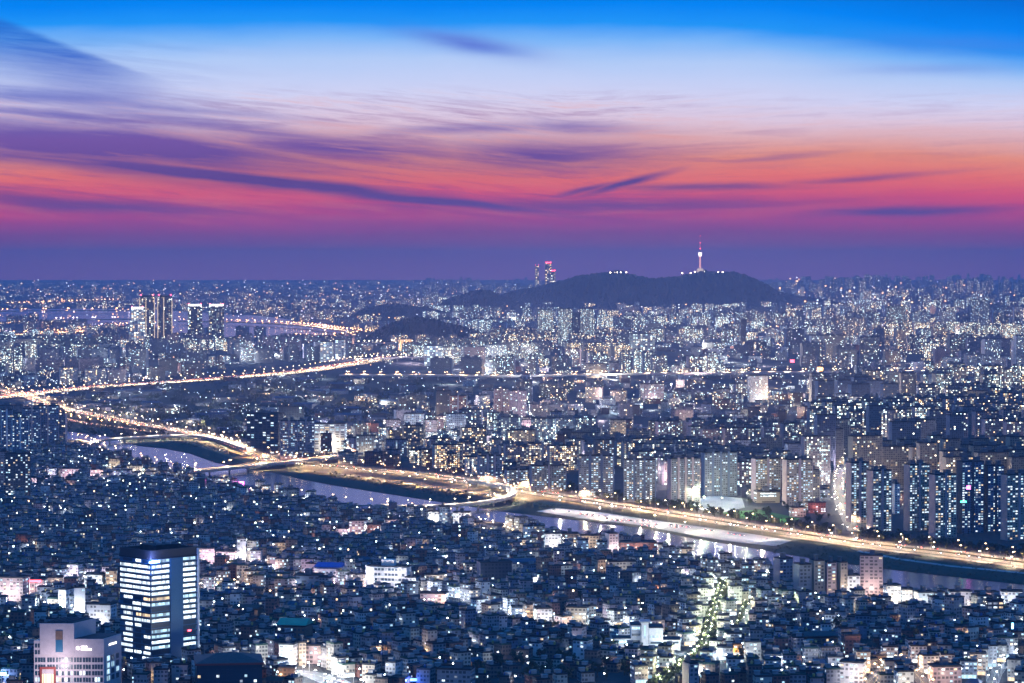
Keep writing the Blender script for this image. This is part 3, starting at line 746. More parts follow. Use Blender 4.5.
def block(name, cat, s, wall, group, desc, litf=.4, windows=0, cell=(3.3, 2.9), blank_ends=True, glowk=2.0, housings=2, end_col=None, roof='roof_dark', warm=.15, label=None, cores=0, win=1.0, real=True, rim=.9):
    """one building: facade, end walls, roof, housings on the roof and, near enough, each lit window as a part"""
    p, L, h, a, W = s
    rnd = random.Random(int(p.x * 7 + p.y * 13))
    root = empty(name, p, a)
    far = p.y > 5200 or not windows
    mb = MB(); par = (litf if far else 0.0, glowk, win)
    mb.box(0, 0, 0, L, W, h, col=(*WALLS[wall], warm), par=par, side=(par[0], glowk, 0.0 if blank_ends else win), cell=cell, uo=(rnd.randrange(900), rnd.randrange(900)), ctop=(.05, .05, .055, 0))
    mb.build('facade', FAC, root)
    if blank_ends and p.y < 9000:
        ec = WALLS[end_col or wall]
        for sgn in (-1, 1):
            m = MB(); m.box(sgn * (L / 2 + .35), 0, 0, .66, W + .7, h + .3, col=(*ec, 0), par=(0, 1, 0)); m.build('end_wall', FAC, root)
    rf = roof_mesh('roof', L, W, roof, rim).build('roof', M[roof], root, (0, 0, h))
    housing(rf, L, W, h, housings, rnd)
    for k in range(cores):
        m = MB(); m.box((k + 1) / (cores + 1) * L - L / 2, -W / 2 - .55, 0, 3.0, 1.06, h + 2.0, col=(*ec, 0) if blank_ends else (*WALLS[wall], 0), par=(0, 1, 0)); m.build('stair_core', FAC, root)
    if windows and not far:
        right = (math.cos(a) * -p.x + math.sin(a) * -p.y) > 0
        lit_windows(root, L, W, h - 1, .5, cell, litf, windows, rnd, (0 if blank_ends else (1 if right else 0), 0 if blank_ends else (0 if right else 1)), warm)
    if label: tag(root, label, cat, group)
    else: reg(root, desc, cat, group)
    return root
def S(x0, x1, yt, yb, yaw=0, depth=13): return (*site(x0, x1, yt, yb, yaw, depth), depth)

# ------------------------------------------------------------------ the glass office tower
def glass_tower():
    p0 = at(151, 668); root = empty('office_tower', p0, math.radians(45)); z1 = hgt(151, 560, p0)
    tag(root, 'tall glass office tower with bright white floors and a dark roof crown', 'office tower')
    # local: the near corner is the origin; one wall runs along -x..., the other along +y... after the 45 degree turn
    A, B = 40.0, 46.0     # the two visible walls
    FOOT.append((p0.x, p0.y + 30, 36))
    core = MB(); core.prism([(0, 0), (B, 0), (B, A), (0, A)], 0, z1); core.build('glass_core', M['glass_teal'], root)
    nf = 20; fh = z1 / nf; rnd = random.Random(5)
    # wall W1 (seen left): along local y at x=0 ; wall W2 (seen right): along local x at y=0
    for f in range(nf):
        z = f * fh
        m = MB(); m.prism([(-.35, -.35), (B + .35, -.35), (B + .35, A + .35), (-.35, A + .35)], z - .35, z + .75); m.build('floor_band', M['glass_dark'] if f else M['metal_dark'], root)
        if f == 0: continue
        top = f >= nf - 8
        full = f in (nf - 2, nf - 3, nf - 4, nf - 5, nf - 6, nf - 7)
        for a_, b_ in ((.02, .30), (.31, .58), (.59, .98)):       # left wall in three runs
            on = rnd.random() < (1.0 if full else .78); ln = (b_ - a_) * A * (1 if full else rnd.uniform(.55, 1))
            add_window(root, ('lit_white' if full or rnd.random() < .93 else 'lit_warm') if on else 'glass_dark', -.08, a_ * A + ln / 2, z + fh * .62, ln, fh * .56, math.pi / 2)
        for a_, b_ in ((.02, .40), (.70, .97)):                   # right wall: two runs with a dark shaft between
            on = rnd.random() < (1.0 if full else .72); ln = (b_ - a_) * B
            add_window(root, ('lit_white' if full or rnd.random() < .6 else 'lit_cool' if rnd.random() < .85 else 'lit_warm') if on else 'glass_dark', a_ * B + ln / 2, -.08, z + fh * .62, ln, fh * .56, 0)
    m = MB(); m.box(B * .55, -.6, 0, B * .27, .9, z1); m.build('lift_shaft', M['glass_teal'], root)
    m = MB(); m.box(B + .9, -.5, 0, 1.6, 1.8, z1 + 6); m.build('corner_fin', M['wall_white'], root)
    m = MB(); m.prism([(-.4, -.4), (B + .4, -.4), (B + .4, A + .4), (-.4, A + .4)], z1, z1 + 1.2); m.build('roof', M['roof_dark'], root)
    for k, (x, y, sx, sy) in enumerate(((B / 2, .3, B, .6), (B / 2, A - .3, B, .6), (.3, A / 2, .6, A - 1.4), (B - .3, A / 2, .6, A - 1.4))):
        m = MB(); m.box(x, y, z1 + 1.21, sx, sy, 6.0); m.build('roof_screen', M['metal_dark'], root)
    m = MB(); m.box(B * .55, A * .5, z1 + 1.22, B * .55, A * .5, 8.5); m.build('plant_room', M['roof_dark'], root)
    for x, y in ((B * .45, A * .4), (B * .65, A * .4), (B * .55, A * .62)):
        m = MB(); m.cyl(x, y, z1 + 9.73, z1 + 11.5, 2.4, 12); m.build('cooling_fan', M['metal_grey'], root)
    m = MB(); m.box(3.0, -.9, z1 - 2.6, 10, .5, 1.6, bottom=True); s_ = m.build('roof_sign', M['sign_blue'], root); s_['label'] = 'glowing blue-white sign at the roof corner'
    lamp_light(root, (-3, -4, z1 + 1), (.2, .3, 1.0), 60 * KW, .5)
    m = MB(); m.box(B * .82, -1.0, fh * 6, 3.0, .4, 1.2, bottom=True); m.build('wall_sign', M['sign_red'], root)
    m = MB(); m.box(B * .5, -2.2, .1, B * .9, 4.0, 5.2); m.build('podium', M['glass_dark'], root)
M['sign_blue'] = glow('sign_blue', (.25, .42, 1.0), 16); M['sign_red'] = glow('sign_red', (1.0, .08, .12), 8); M['sign_white'] = glow('sign_white', (1, .97, .95), 5)
M['sign_magenta'] = glow('sign_magenta', (1.0, .12, .75), 9); M['sign_green'] = glow('sign_green', (.1, 1.0, .55), 6); M['sign_cyan'] = glow('sign_cyan', (.2, .75, 1.0), 10); M['sign_orange'] = glow('sign_orange', (1.0, .45, .08), 8)
M['sign_deep_blue'] = glow('sign_deep_blue', (.05, .15, 1.0), 12)
glass_tower()

def hotel():
    p0 = at(71, 692); root = empty('hotel', p0, 0)
    tag(root, 'pink stone hotel block with stepped dark roof and glowing wall sign', 'hotel')
    k = p0.y / F; Wd = 70 * k; z = lambda y: hgt(71, y, p0)
    x = lambda px: (px - 71) * k
    FOOT.append((p0.x, p0.y + 12, 30)); FOOT.append((p0.x + 12, p0.y + 12, 30))
    pink = M['hotel_stone']; D = 30.0
    xl, xr = x(34), x(104); sk = 12 * k           # the right side wall recedes towards the right: a skewed plan
    body = MB(); body.prism([(xl, 0), (xr, 0), (xr + sk, D), (xl + sk, D)], 0, z(656.5)); body.build('wall', pink, root)
    mid = MB(); mid.prism([(x(55.5), -.3), (xr + .3, -.3), (xr + sk, D * .98), (x(55.5) + sk, D * .98)], z(656.5), z(639)); mid.build('upper_wall', pink, root)
    m = MB(); m.prism([(xl, 0), (x(55.5) - .01, 0), (x(55.5) + sk - .01, D), (xl + sk, D)], z(656.5), z(640.5)); m.build('upper_wall', pink, root)
    rz_ = MB(); rz_.prism([(x(40), -.5), (x(74.5), -.5), (x(74.5) + sk * 1.3, D * 1.0), (x(40) + sk * 1.3, D * 1.0)], z(655), z(623.5)); rz_.build('tower_block', pink, root)
    m = MB(); m.prism([(x(41.5), 1.2), (x(73.5), 1.2), (x(73.5) + sk * 1.2, D - 1.5), (x(41.5) + sk * 1.2, D - 1.5)], z(623.5) + .02, z(623.5) + .6)
    m.build('roof', M['roof_dark'], root)
    for i in range(4):
        m = MB(); xx = x(47 + i * 6.5); m.prism([(xx, 2.4), (xx + 1.0, 2.4), (xx + 1.0 + sk, D - 3), (xx + sk, D - 3)], z(623.5) + .6, z(623.5) + 1.5); m.build('roof_beam', M['metal_dark'], root)
    m = MB(); m.prism([(x(75.5), 1.4), (xr - .6, 1.4), (xr + sk - 1.4, D - 1.5), (x(75.5) + sk * 1.3, D - 1.5)], z(639) + .02, z(639) + .5); m.build('roof', M['roof_dark'], root)
    m = MB(); m.box(x(59.5), -.62, z(652), 5.4, .5, z(630.5) - z(652)); m.build('recess_panel', M['glass_teal'], root)
    m = MB(); m.box(x(59.5), -.95, z(639.5), 5.2, .3, z(630.5) - z(639.5)); m.build('recess_panel', M['wall_brown'], root)
    rows = [(643.6, 647.6), (650, 654.2), (657.5, 662.2), (664.5, 669.2), (671, 675.4), (677.5, 682)]
    cols = [36.2, 39.2, 41.8, 44.4, 48.4, 51, 53.8, 57.2, 60, 62.8, 66.2, 69, 71.8, 75.2, 78, 80.8, 84.2, 87, 89.8, 93.4, 96.2, 99.0, 101.8]
    rnd = random.Random(3); lit = {(4, 3), (2, 2)}
    for r, (ya, yb) in enumerate(rows):
        for c, cx in enumerate(cols):
            if r < 2 and cx > 55: continue
            if 41 < cx < 55 and r >= 4: continue
            on = rnd.random() < (.06 if r < 3 else .16 if r < 5 else .5)
            add_window(root, lit_kind(rnd, .1) if on else 'glass_dark', x(cx), -.08, (z(ya) + z(yb)) / 2, 2.2 * k, (z(ya) - z(yb)), 0)
    # slender glazing on the side wall
    ang = math.atan2(D, sk)
    for r, (ya, yb) in enumerate(rows[2:]):
        for c in range(3):
            f = .25 + c * .26
            on = c == 0 or rnd.random() < .4
            add_window(root, 'lit_cool' if on else 'glass_dark', xr + sk * f + .1, D * f, (z(ya) + z(yb)) / 2, 5.0, (z(ya) - z(yb)) * 1.1, ang)
    # glowing sign: round emblem and two short rows of strokes too small to read
    e = MB(); 
    e2 = MB(); n = 14
    for i in range(n): e2.v.append((x(78.2) + 1.25 * math.cos(i * 6.283 / n), -.75, z(648) + 1.25 * math.sin(i * 6.283 / n)))
    for i in range(n): e2.v.append((x(78.2) + 1.25 * math.cos(i * 6.283 / n), -.35, z(648) + 1.25 * math.sin(i * 6.283 / n)))
    e2.face(range(n)); 
    for i in range(n): e2.face((i, n + i, n + (i + 1) % n, (i + 1) % n))
    e2.build('sign_emblem', M['sign_white'], root)
    for row, (xa, xb, yy, hh) in enumerate(((81.5, 87.5, 646.6, .85), (81.5, 91.5, 649.4, 1.1))):
        m = MB(); xx = x(xa); r2 = random.Random(row)
        while xx < x(xb):
            wd = r2.choice((.35, .8, .8)); m.box(xx + wd / 2, -.55, z(yy) - hh / 2, wd, .4, hh, bottom=True); xx += wd + .22
        m.build('sign_lettering', M['sign_white'], root)
    m = MB()
    for i in range(5): m.box(xr + sk * (.3 + i * .09) + .45, D * (.3 + i * .09), z(647), 1.6, .4, 1.2, ang, bottom=True)
    m.build('sign_lettering', M['sign_white'], root)
    for sx in (41, 55):
        m = MB(); m.box(x(sx), -.7, 0, 1.5, 1.1, z(669)); m.build('red_frame', M['brick_trim'], root)
    m = MB(); m.box(x(48), -.7, z(669), x(55) - x(41) + 1.5, 1.1, 1.7, bottom=True); m.build('red_frame', M['brick_trim'], root)
    add_window(root, 'lit_warm', x(48), -.12, (z(674) + z(686)) / 2, 9.0, z(674) - z(686)); 
    lamp_light(root, (x(60), -22, z(668)), (1.0, .86, .92), 46 * KW, 2.0)  # unseen light added in front to brighten the hotel front, no fixture
M['hotel_stone'] = mat('hotel_stone', (.47, .405, .42), .75, vary=.07, vscale=.25)
hotel()

def hip_hall(name, label, cat, x0, x1, yt, ye, yb, depth, yaw, wall, roofm, fascia=None, hip=.3, lit=None):
    p, L, h, a = site(x0, x1, ye, yb, yaw, depth)
    root = empty(name, p, a); tag(root, label, cat); rise = max(2.5, hgt((x0 + x1) / 2, yt, p) - h)
    m = MB(); m.box(0, 0, 0, L, depth, h - .8); m.build('wall', M[wall], root)
    if fascia: m = MB(); m.box(0, 0, h - .8, L + 2.6, depth + 2.6, 1.6, bottom=True); m.build('fascia', M[fascia], root)
    m = MB(); m.gable(0, 0, h + .81, L + 2.2, depth + 2.2, rise, 0, hip=hip); m.build('roof', M[roofm], root)
    rnd = random.Random(int(x0)); n = max(3, int(L / 3.4))
    for j in range(max(1, int(h / 4.2))):
        for i in range(n):
            add_window(root, 'glass_dark' if rnd.random() > (lit or .1) else lit_kind(rnd), -L / 2 + (i + .5) * L / n, -depth / 2 - .08, 2.4 + j * 4.0, L / n * .6, 2.0)
    return root
r_ = hip_hall('assembly_hall', 'broad dark hall with low hipped roof and brick red fascia', 'hall', 189, 262, 653.5, 664, 690, 44, 8, 'glass_dark', 'tile_grey', 'brick_trim', .34)
m = MB(); m.box(-4, -11, hgt(225, 662, r_.location), 15, 9, 1.2, bottom=True); m.build('roof_light', M['metal_grey'], r_)
M['green_sheet'] = mat('green_sheet', (.02, .30, .19), .5, vary=.12, vscale=.2); M['blue_sheet'] = mat('blue_sheet', (.02, .07, .38), .5, vary=.12, vscale=.2)
hip_hall('assembly_hall', 'hall with a bright green sheet roof beside the floodlit crossing', 'hall', 277, 311, 619, 626, 642, 20, -14, 'wall_brown', 'green_sheet', None, .02, .2)
hip_hall('sports_hall', 'wide hall with a deep blue sheet roof behind a pale gable', 'hall', 314, 345, 563, 568, 579, 26, -10, 'wall_white', 'blue_sheet', None, .05, .2)
hip_hall('warehouse', 'long low shed with dull blue roof near the riverside brick blocks', 'warehouse', 505, 542, 559, 563, 572, 30, 8, 'wall_grey', 'tile_blue', None, .02)
hip_hall('warehouse', 'dark low shed with a pale ridge by the orange lit lane', 'warehouse', 232, 262, 605, 609, 618, 18, -12, 'wall_brown', 'tile_brown', None, .02)
hip_hall('school_hall', 'dark wide hall roof beyond the leafy lane', 'hall', 800, 842, 632, 637, 648, 24, 10, 'wall_brown', 'tile_grey', None, .1)

def school():
    p, L, h, a = site(366, 411, 567, 587, -16, 14)
    root = empty('school', p, a); tag(root, 'long white four storey school with pale gable end and floor bands', 'school')
    m = MB(); m.box(0, 0, 0, L, 14, h); m.build('wall', M['wall_white'], root)
    roof_mesh('roof', L, 14, 'roof_dark').build('roof', M['roof_dark'], root, (0, 0, h))
    fh = h / 4
    for j in range(4):
        m = MB(); m.box(3, -7.35, j * fh + fh * .82, L - 8, .7, fh * .16, bottom=True); m.build('floor_band', M['wall_white'], root)
        for i in range(9): add_window(root, 'glass_dark' if (i * 7 + j * 3) % 5 else 'lit_dim', -L / 2 + 8 + (i + .5) * (L - 10) / 9, -7.08, j * fh + fh * .5, (L - 10) / 9 * .8, fh * .5)
    m = MB(); m.box(-L / 2 - .4, 0, 0, .8, 14.6, h + 1.5); m.build('gable_wall', M['wall_white'], root)
    m = MB(); m.box(-1, 3, h + .5, 13, 8, 6.2); m.build('stair_tower', M['wall_white'], root)
    lamp_light(root, (-L / 2 - 8, -18, 12), (.95, .93, 1.0), 26 * KW, 1.5); lamp_light(root, (L * .2, -22, 14), (.95, .93, 1.0), 20 * KW, 1.5)  # unseen lights with no fixture, shining on the school walls
school()
def mart():
    p = at(652, 652); root = empty('mart', p, 0); tag(root, 'white floodlit mart of three stepped wings around a stair tower', 'mart')
    FOOT.append((p.x, p.y + 16, 36)); FOOT.append((p.x - 22, p.y + 10, 20)); FOOT.append((p.x + 22, p.y + 14, 20)); k = p.y / F; x = lambda px: (px - 652) * k; z = lambda y: hgt(652, y, p)
    parts = [('wing', 631, 641, 626, 20, 4), ('wing', 649, 663, 628, 24, 0), ('wing', 612, 630, 637, 16, -10), ('wing', 663, 681, 641, 18, 6)]
    for i, (nm, a_, b_, yt, dp, y0) in enumerate(parts):
        m = MB(); m.box((x(a_) + x(b_)) / 2, y0 + dp / 2, 0, x(b_) - x(a_), dp, z(yt)); w_ = m.build(nm, M['wall_white'], root)
        m = MB(); m.box((x(a_) + x(b_)) / 2, y0 + dp / 2, z(yt), x(b_) - x(a_) + .6, dp + .6, .7, bottom=True); m.build('roof', M['roof_dark'], root)
        nv = max(2, int(z(yt) / 4.5))
        for j in range(nv):
            if i == 1 and j == nv - 1: continue
            add_window(root, 'glass_dark' if (i + j) % 3 else 'lit_cool', (x(a_) + x(b_)) / 2, y0 - .08, (j + .55) * z(yt) / nv, (x(b_) - x(a_)) * .8, z(yt) / nv * .38)
    m = MB(); m.box(x(645), 6, 0, x(648.6) - x(641.4), 12, z(622.5)); m.build('stair_tower', M['wall_white'], root)
    m = MB(); m.box(x(645), 6, z(622.5), 9, 13.5, 1.0, bottom=True); m.build('tower_cap', M['metal_grey'], root)
    add_window(root, 'lit_cool', x(645), -.1, z(632), 1.8, z(625) - z(638))
    for q_ in ((x(656), -14, 9), (x(636), -16, 9), (x(672), -14, 7), (x(620), -24, 9)): lamp_light(root, q_, (.82, .92, 1.0), 5 * KW, 1.0)  # unseen lights ahead of the wings, no fixtures built
mart()
# explicit mid-rise landmarks of the near bank: (x0,x1,ytop,ybase,yaw,depth)
def landmark(name, cat, s, wall, label, cell=(3.4, 3.3), litf=.3, windows=40, roof='roof_dark', light=None, **k):
    o = block(name, cat, s, wall, None, None, litf, windows, cell, k.pop('blank', False), label=label, roof=roof, housings=k.pop('housings', 1), **k)
    if light:
        c, pw = light; pw = pw * (.13 if s[0].y > 4200 else .42 if s[0].y > 3000 else .5); lamp_light(o, (0, -s[4] / 2 - 13, 7), c, pw * KW, 1.2)  # unseen tinted light ahead of the facade, no lamp stands there
    return o
landmark('shop_block', 'shop block', S(566, 590, 608, 627, -12, 16), 'cream', 'cream five storey block with two rows of square dark windows', litf=.15, light=((1, .80, .5), 16))
landmark('shop_block', 'shop block', S(523, 533, 605, 626, 14, 14), 'beige', 'narrow orange lit block on the corner of the white street', litf=.4, light=((1, .6, .28), 18), warm=.9)
landmark('shop_block', 'shop block', S(534, 552, 609, 626, 10, 16), 'white', 'pale shop block with bright ground floor beside the narrow orange block', litf=.3, light=((.9, .93, 1), 14))
landmark('shop_block', 'shop block', S(511, 523, 608, 621, 0, 14), 'blue-grey', 'blue-grey shop block lit white by the street corner', litf=.4, light=((.8, .9, 1), 16))
landmark('shop_block', 'shop block', S(279, 297, 645, 668, -12, 14), 'white', 'white cube shaped shop block facing the floodlit crossing', litf=.25, light=((.9, .95, 1), 30))
landmark('shop_block', 'shop block', S(296, 304, 643, 666, 18, 12), 'beige', 'slim orange fronted block at the floodlit crossing', litf=.3, light=((1, .6, .25), 22), warm=.9)
landmark('shop_block', 'shop block', S(305, 324, 646, 664, -8, 14), 'pink', 'pale pink shop block behind the floodlit crossing', litf=.3, light=((.95, .9, 1), 12))
landmark('apartment_block', 'apartment', S(860, 884, 556, 597, -6, 13), 'pink', 'lone pink twelve storey apartment block standing at the river', cell=(4.2, 3.2), litf=.05, windows=12, light=((1, .8, .7), 40), rim=.6)
landmark('apartment_block', 'apartment', S(795, 811, 565, 601, 18, 13), 'grey', 'blank grey apartment slab first of a row at the river', litf=.1, blank=True)
landmark('apartment_block', 'apartment', S(811, 824, 561, 600, 14, 13), 'beige', 'apartment slab with lit stair columns second of a riverside row', litf=.4, blank=True)
landmark('apartment_block', 'apartment', S(824, 836, 563, 599, 14, 13), 'pink', 'pinkish apartment slab third of a riverside row', litf=.25, blank=True)
landmark('apartment_block', 'apartment', S(835, 847, 563, 599, 26, 13), 'beige', 'apartment slab with warm beige end wall last of a riverside row', litf=.2, blank=True, light=((1, .75, .55), 25))
landmark('apartment_block', 'apartment', S(775, 793, 559, 588, 20, 13), 'blue-grey', 'dark apartment slab with a pink end wall near the riverbank', litf=.1, blank=True, end_col='pink')
landmark('office_building', 'office', S(840, 860, 576, 598, 4, 14), 'white', 'low white office beside the lone pink apartment block', litf=.3, light=((.9, .95, 1), 18))
landmark('office_building', 'office', S(544, 561, 534, 549, 5, 14), 'white', 'white lit riverside block first of the brick riverside row', litf=.4, light=((1, .92, .85), 40))
landmark('office_building', 'office', S(561, 579, 534, 546, 5, 14), 'brown brick', 'brown riverside block between the white and the beige block', litf=.3, light=((1, .85, .7), 12))
landmark('office_building', 'office', S(579, 599, 536, 548, 5, 14), 'beige', 'beige lit riverside block in the brick riverside row', litf=.3, light=((1, .8, .6), 26))
landmark('office_building', 'office', S(606, 618, 534, 554, 16, 14), 'pink', 'pink ended block standing above the brick riverside row', litf=.1, light=((1, .75, .7), 20), blank=True)
landmark('factory', 'factory', S(618, 657, 543, 554, 6, 22), 'red brick', 'long red brick riverside building with a lit sign strip', litf=.2, light=((1, .6, .5), 26))
landmark('office_building', 'office', S(680, 692, 549, 562, 8, 14), 'beige', 'small beige block above the riverside rooftops with lit side', litf=.3, light=((1, .85, .6), 16))
landmark('office_building', 'office', S(594, 606, 560, 574, 18, 12), 'beige', 'orange tinted house block among dark roofs below the brick factory', litf=.1, light=((1, .65, .4), 10))
landmark('office_building', 'office', S(608, 636, 562, 575, 6, 12), 'cream', 'row of pale lit blocks among dark roofs below the brick factory', litf=.2, light=((1, .85, .7), 9))
landmark('warehouse', 'warehouse', S(764, 793, 656, 668, -8, 22), 'white', 'long white flat roofed store with a dark window strip', litf=.15, light=((.9, .92, 1), 24))
landmark('office_building', 'office', S(58, 72, 590, 612, -22, 14), 'white', 'white block with dark side windows behind the pink hotel', litf=.1, light=((.95, .93, 1), 40))
landmark('office_building', 'office', S(72, 85, 588, 619, 10, 12), 'white', 'blank white end wall block behind the pink hotel', litf=.05, win=.0, light=((.95, .95, 1), 30))
landmark('office_building', 'office', S(86, 115, 605, 629, -14, 14), 'white', 'low white apartment house with small square windows beside the glass tower', litf=.05, light=((.95, .95, 1), 40))
landmark('shop_block', 'shop block', S(-4, 27, 578, 601, -12, 16), 'pink', 'long pale shop block along the bright shopping street', litf=.2, light=((1, .9, .9), 50))
landmark('shop_block', 'shop block', S(28, 45, 580, 595, -4, 14), 'pink', 'shop block topped with a glowing red sign', litf=.5, light=((1, .8, .85), 30))
landmark('shop_block', 'shop block', S(46, 63, 578, 590, 8, 14), 'beige', 'short shop block with reddish end by the shop row', litf=.3, light=((1, .8, .75), 18))
landmark('shop_block', 'shop block', S(84, 104, 575, 588, -8, 14), 'white', 'white lit shop block left of the glass tower', litf=.5, light=((.85, .95, 1), 30))
landmark('shop_block', 'shop block', S(104, 117, 571, 588, 8, 12), 'beige', 'warm lit shop block touching the view of the glass tower', litf=.3, light=((1, .75, .5), 20))
landmark('shop_block', 'shop block', S(199, 216, 549, 564, -6, 14), 'pink', 'pinkish lit shop block right behind the glass tower', litf=.4, light=((1, .8, .95), 40))
landmark('shop_block', 'shop block', S(216, 236, 552, 564, -6, 14), 'pink', 'wide pink white shop block in the lit lane', litf=.4, light=((1, .82, .95), 34))
landmark('shop_block', 'shop block', S(236, 246, 539, 562, 6, 12), 'white', 'tall slim white block in the lit lane', litf=.3, light=((1, .9, .95), 30))
landmark('shop_block', 'shop block', S(247, 258, 541, 561, -10, 12), 'cream', 'cream block beside the tall slim white block', litf=.3, light=((1, .92, .9), 26))
landmark('shop_block', 'shop block', S(272, 285, 543, 553, 4, 12), 'beige', 'orange sided block beyond the lit lane', litf=.3, light=((1, .7, .45), 16))
landmark('office_building', 'office', S(294, 324, 576, 591, -8, 20), 'blue-grey', 'blue-grey office of long dark floor strips near the blue roof', litf=.02, cell=(6, 4))
landmark('office_building', 'office', S(477, 512, 563, 584, 10, 20), 'dark', 'wide dark unlit block with one pinkish end wall', litf=.03, end_col='pink', blank=True)
landmark('office_building', 'office', S(405, 419, 578, 591, -14, 12), 'white', 'small white lit house block right of the white school', litf=.1, light=((1, .95, .95), 20))
landmark('office_building', 'office', S(424, 446, 575, 583, 12, 10), 'beige', 'low row of beige shops beyond the small white house block', litf=.3, light=((1, .85, .75), 12))
landmark('shop_block', 'shop block', S(420, 448, 594, 605, -12, 12), 'pink', 'pinkish low shops along the white lit street', litf=.4, light=((1, .85, .95), 20))
landmark('apartment_block', 'apartment', S(4, 30, 454, 498, 10, 16), 'dark', 'dark teal apartment tower with two columns of pale windows', litf=.5, windows=60, blank=True, end_col='dark')
landmark('apartment_block', 'apartment', S(-8, 8, 452, 495, 24, 14), 'pink', 'dull pink apartment slab cut by the picture edge', litf=.15, blank=True)
landmark('apartment_block', 'apartment', S(684, 698, 664, 690, 20, 12), 'pink', 'dull pink slab at the foot of the tree lined street', litf=.1, blank=True)
landmark('villa_block', 'apartment', S(437, 475, 670, 688, -12, 16), 'grey', 'grey stepped apartment house among dark roofs at the front', litf=.1)
landmark('villa_block', 'apartment', S(930, 962, 667, 684, 8, 14), 'pink', 'flat roofed beige apartment house lit by the amber yard', litf=.15, light=((1, .8, .65), 16))
landmark('villa_block', 'apartment', S(840, 868, 663, 684, -16, 14), 'white', 'white apartment house with stepped balconies by the amber yard', litf=.15, light=((.95, .92, 1), 22))
landmark('villa_block', 'apartment', S(896, 914, 672, 690, 6, 12), 'white', 'white square apartment house in the amber yard', litf=.2, light=((1, .85, .6), 20))
landmark('office_building', 'office', S(985, 1004, 601, 618, 8, 12), 'dark', 'dark block with three lit floors near the riverside shops', litf=.5, cell=(5, 4))
landmark('office_building', 'office', S(976, 999, 593, 604, 8, 12), 'pink', 'pinkish block with orange lit windows near the riverside shops', litf=.3, warm=.9, light=((1, .7, .6), 14))
landmark('office_building', 'office', S(950, 972, 592, 606, 4, 12), 'white', 'white framed block right of the riverside shops', litf=.2, light=((1, .85, .8), 14))
landmark('office_building', 'office', S(1001, 1024, 592, 606, -8, 12), 'white', 'white stepped block at the river by the picture edge', litf=.3, light=((.95, .95, 1), 16))
landmark('shop_block', 'shop block', S(885, 901, 586, 606, 8, 14), 'white', 'bright white shop block beside the pink apartment block', litf=.8, light=((1, .92, .75), 20))
landmark('shop_block', 'shop block', S(902, 914, 590, 606, -6, 14), 'white', 'bright shop block in the middle of the riverside shops', litf=.7, light=((1, .95, .85), 20))
landmark('shop_block', 'shop block', S(916, 934, 593, 609, 8, 14), 'white', 'cyan tinted lit block ending the riverside shops', litf=.6, light=((.75, .95, 1), 20))
landmark('shop_block', 'shop block', S(46, 58, 484, 494, -6, 14), 'white', 'small white round cornered hall on the far south bank', litf=.3, light=((.9, .95, 1), 60))
landmark('shop_block', 'shop block', S(60, 84, 469, 481, -8, 16), 'pink', 'pink lit hall near the ramp on the south bank', litf=.3, light=((1, .8, .9), 60))
landmark('shop_block', 'shop block', S(30, 48, 478, 487, -4, 16), 'pink', 'low pink white shops left of the pink lit hall', litf=.3, light=((1, .85, .95), 60))
landmark('shop_block', 'shop block', S(108, 120, 459, 474, 8, 12), 'beige', 'beige lit block by the south bank road', litf=.3, light=((1, .85, .6), 45))
landmark('shop_block', 'shop block', S(90, 106, 470, 481, 4, 14), 'pink', 'pinkish low block between the beige block and the pink hall', litf=.3, light=((1, .8, .8), 40))
landmark('shop_block', 'shop block', S(128, 142, 466, 478, 4, 14), 'cream', 'cream yellow lit block by the bridge end', litf=.3, light=((1, .85, .6), 40))
landmark('shop_block', 'shop block', S(428, 440, 512, 526, 2, 12), 'white', 'white lit filling station hall under the hairpin ramp', litf=.4, light=((1, .95, .85), 50))
landmark('apartment_block', 'apartment', S(438, 450, 507, 526, 14, 10), 'blue-grey', 'lone dark block standing against the hairpin ramp', litf=.05, blank=True)
landmark('shop_block', 'shop block', S(453, 471, 513, 527, -6, 14), 'white', 'white lit block right of the lone dark block', litf=.4, light=((1, .92, .85), 60))
landmark('shop_block', 'shop block', S(349, 366, 521, 535, -10, 14), 'pink', 'pink lit block of the lane above the white school', litf=.3, light=((1, .75, .75), 26))
landmark('shop_block', 'shop block', S(366, 384, 525, 536, 6, 14), 'red brick', 'red brick block of the lane above the white school', litf=.25, light=((1, .7, .65), 24))
landmark('shop_block', 'shop block', S(384, 404, 520, 531, 4, 14), 'pink', 'reddish pink block ending the lane above the white school', litf=.25, light=((1, .75, .75), 24))
landmark('shop_block', 'shop block', S(336, 349, 529, 538, -6, 14), 'pink', 'low pinkish block beginning the lane above the white school', litf=.25, light=((1, .8, .9), 24))

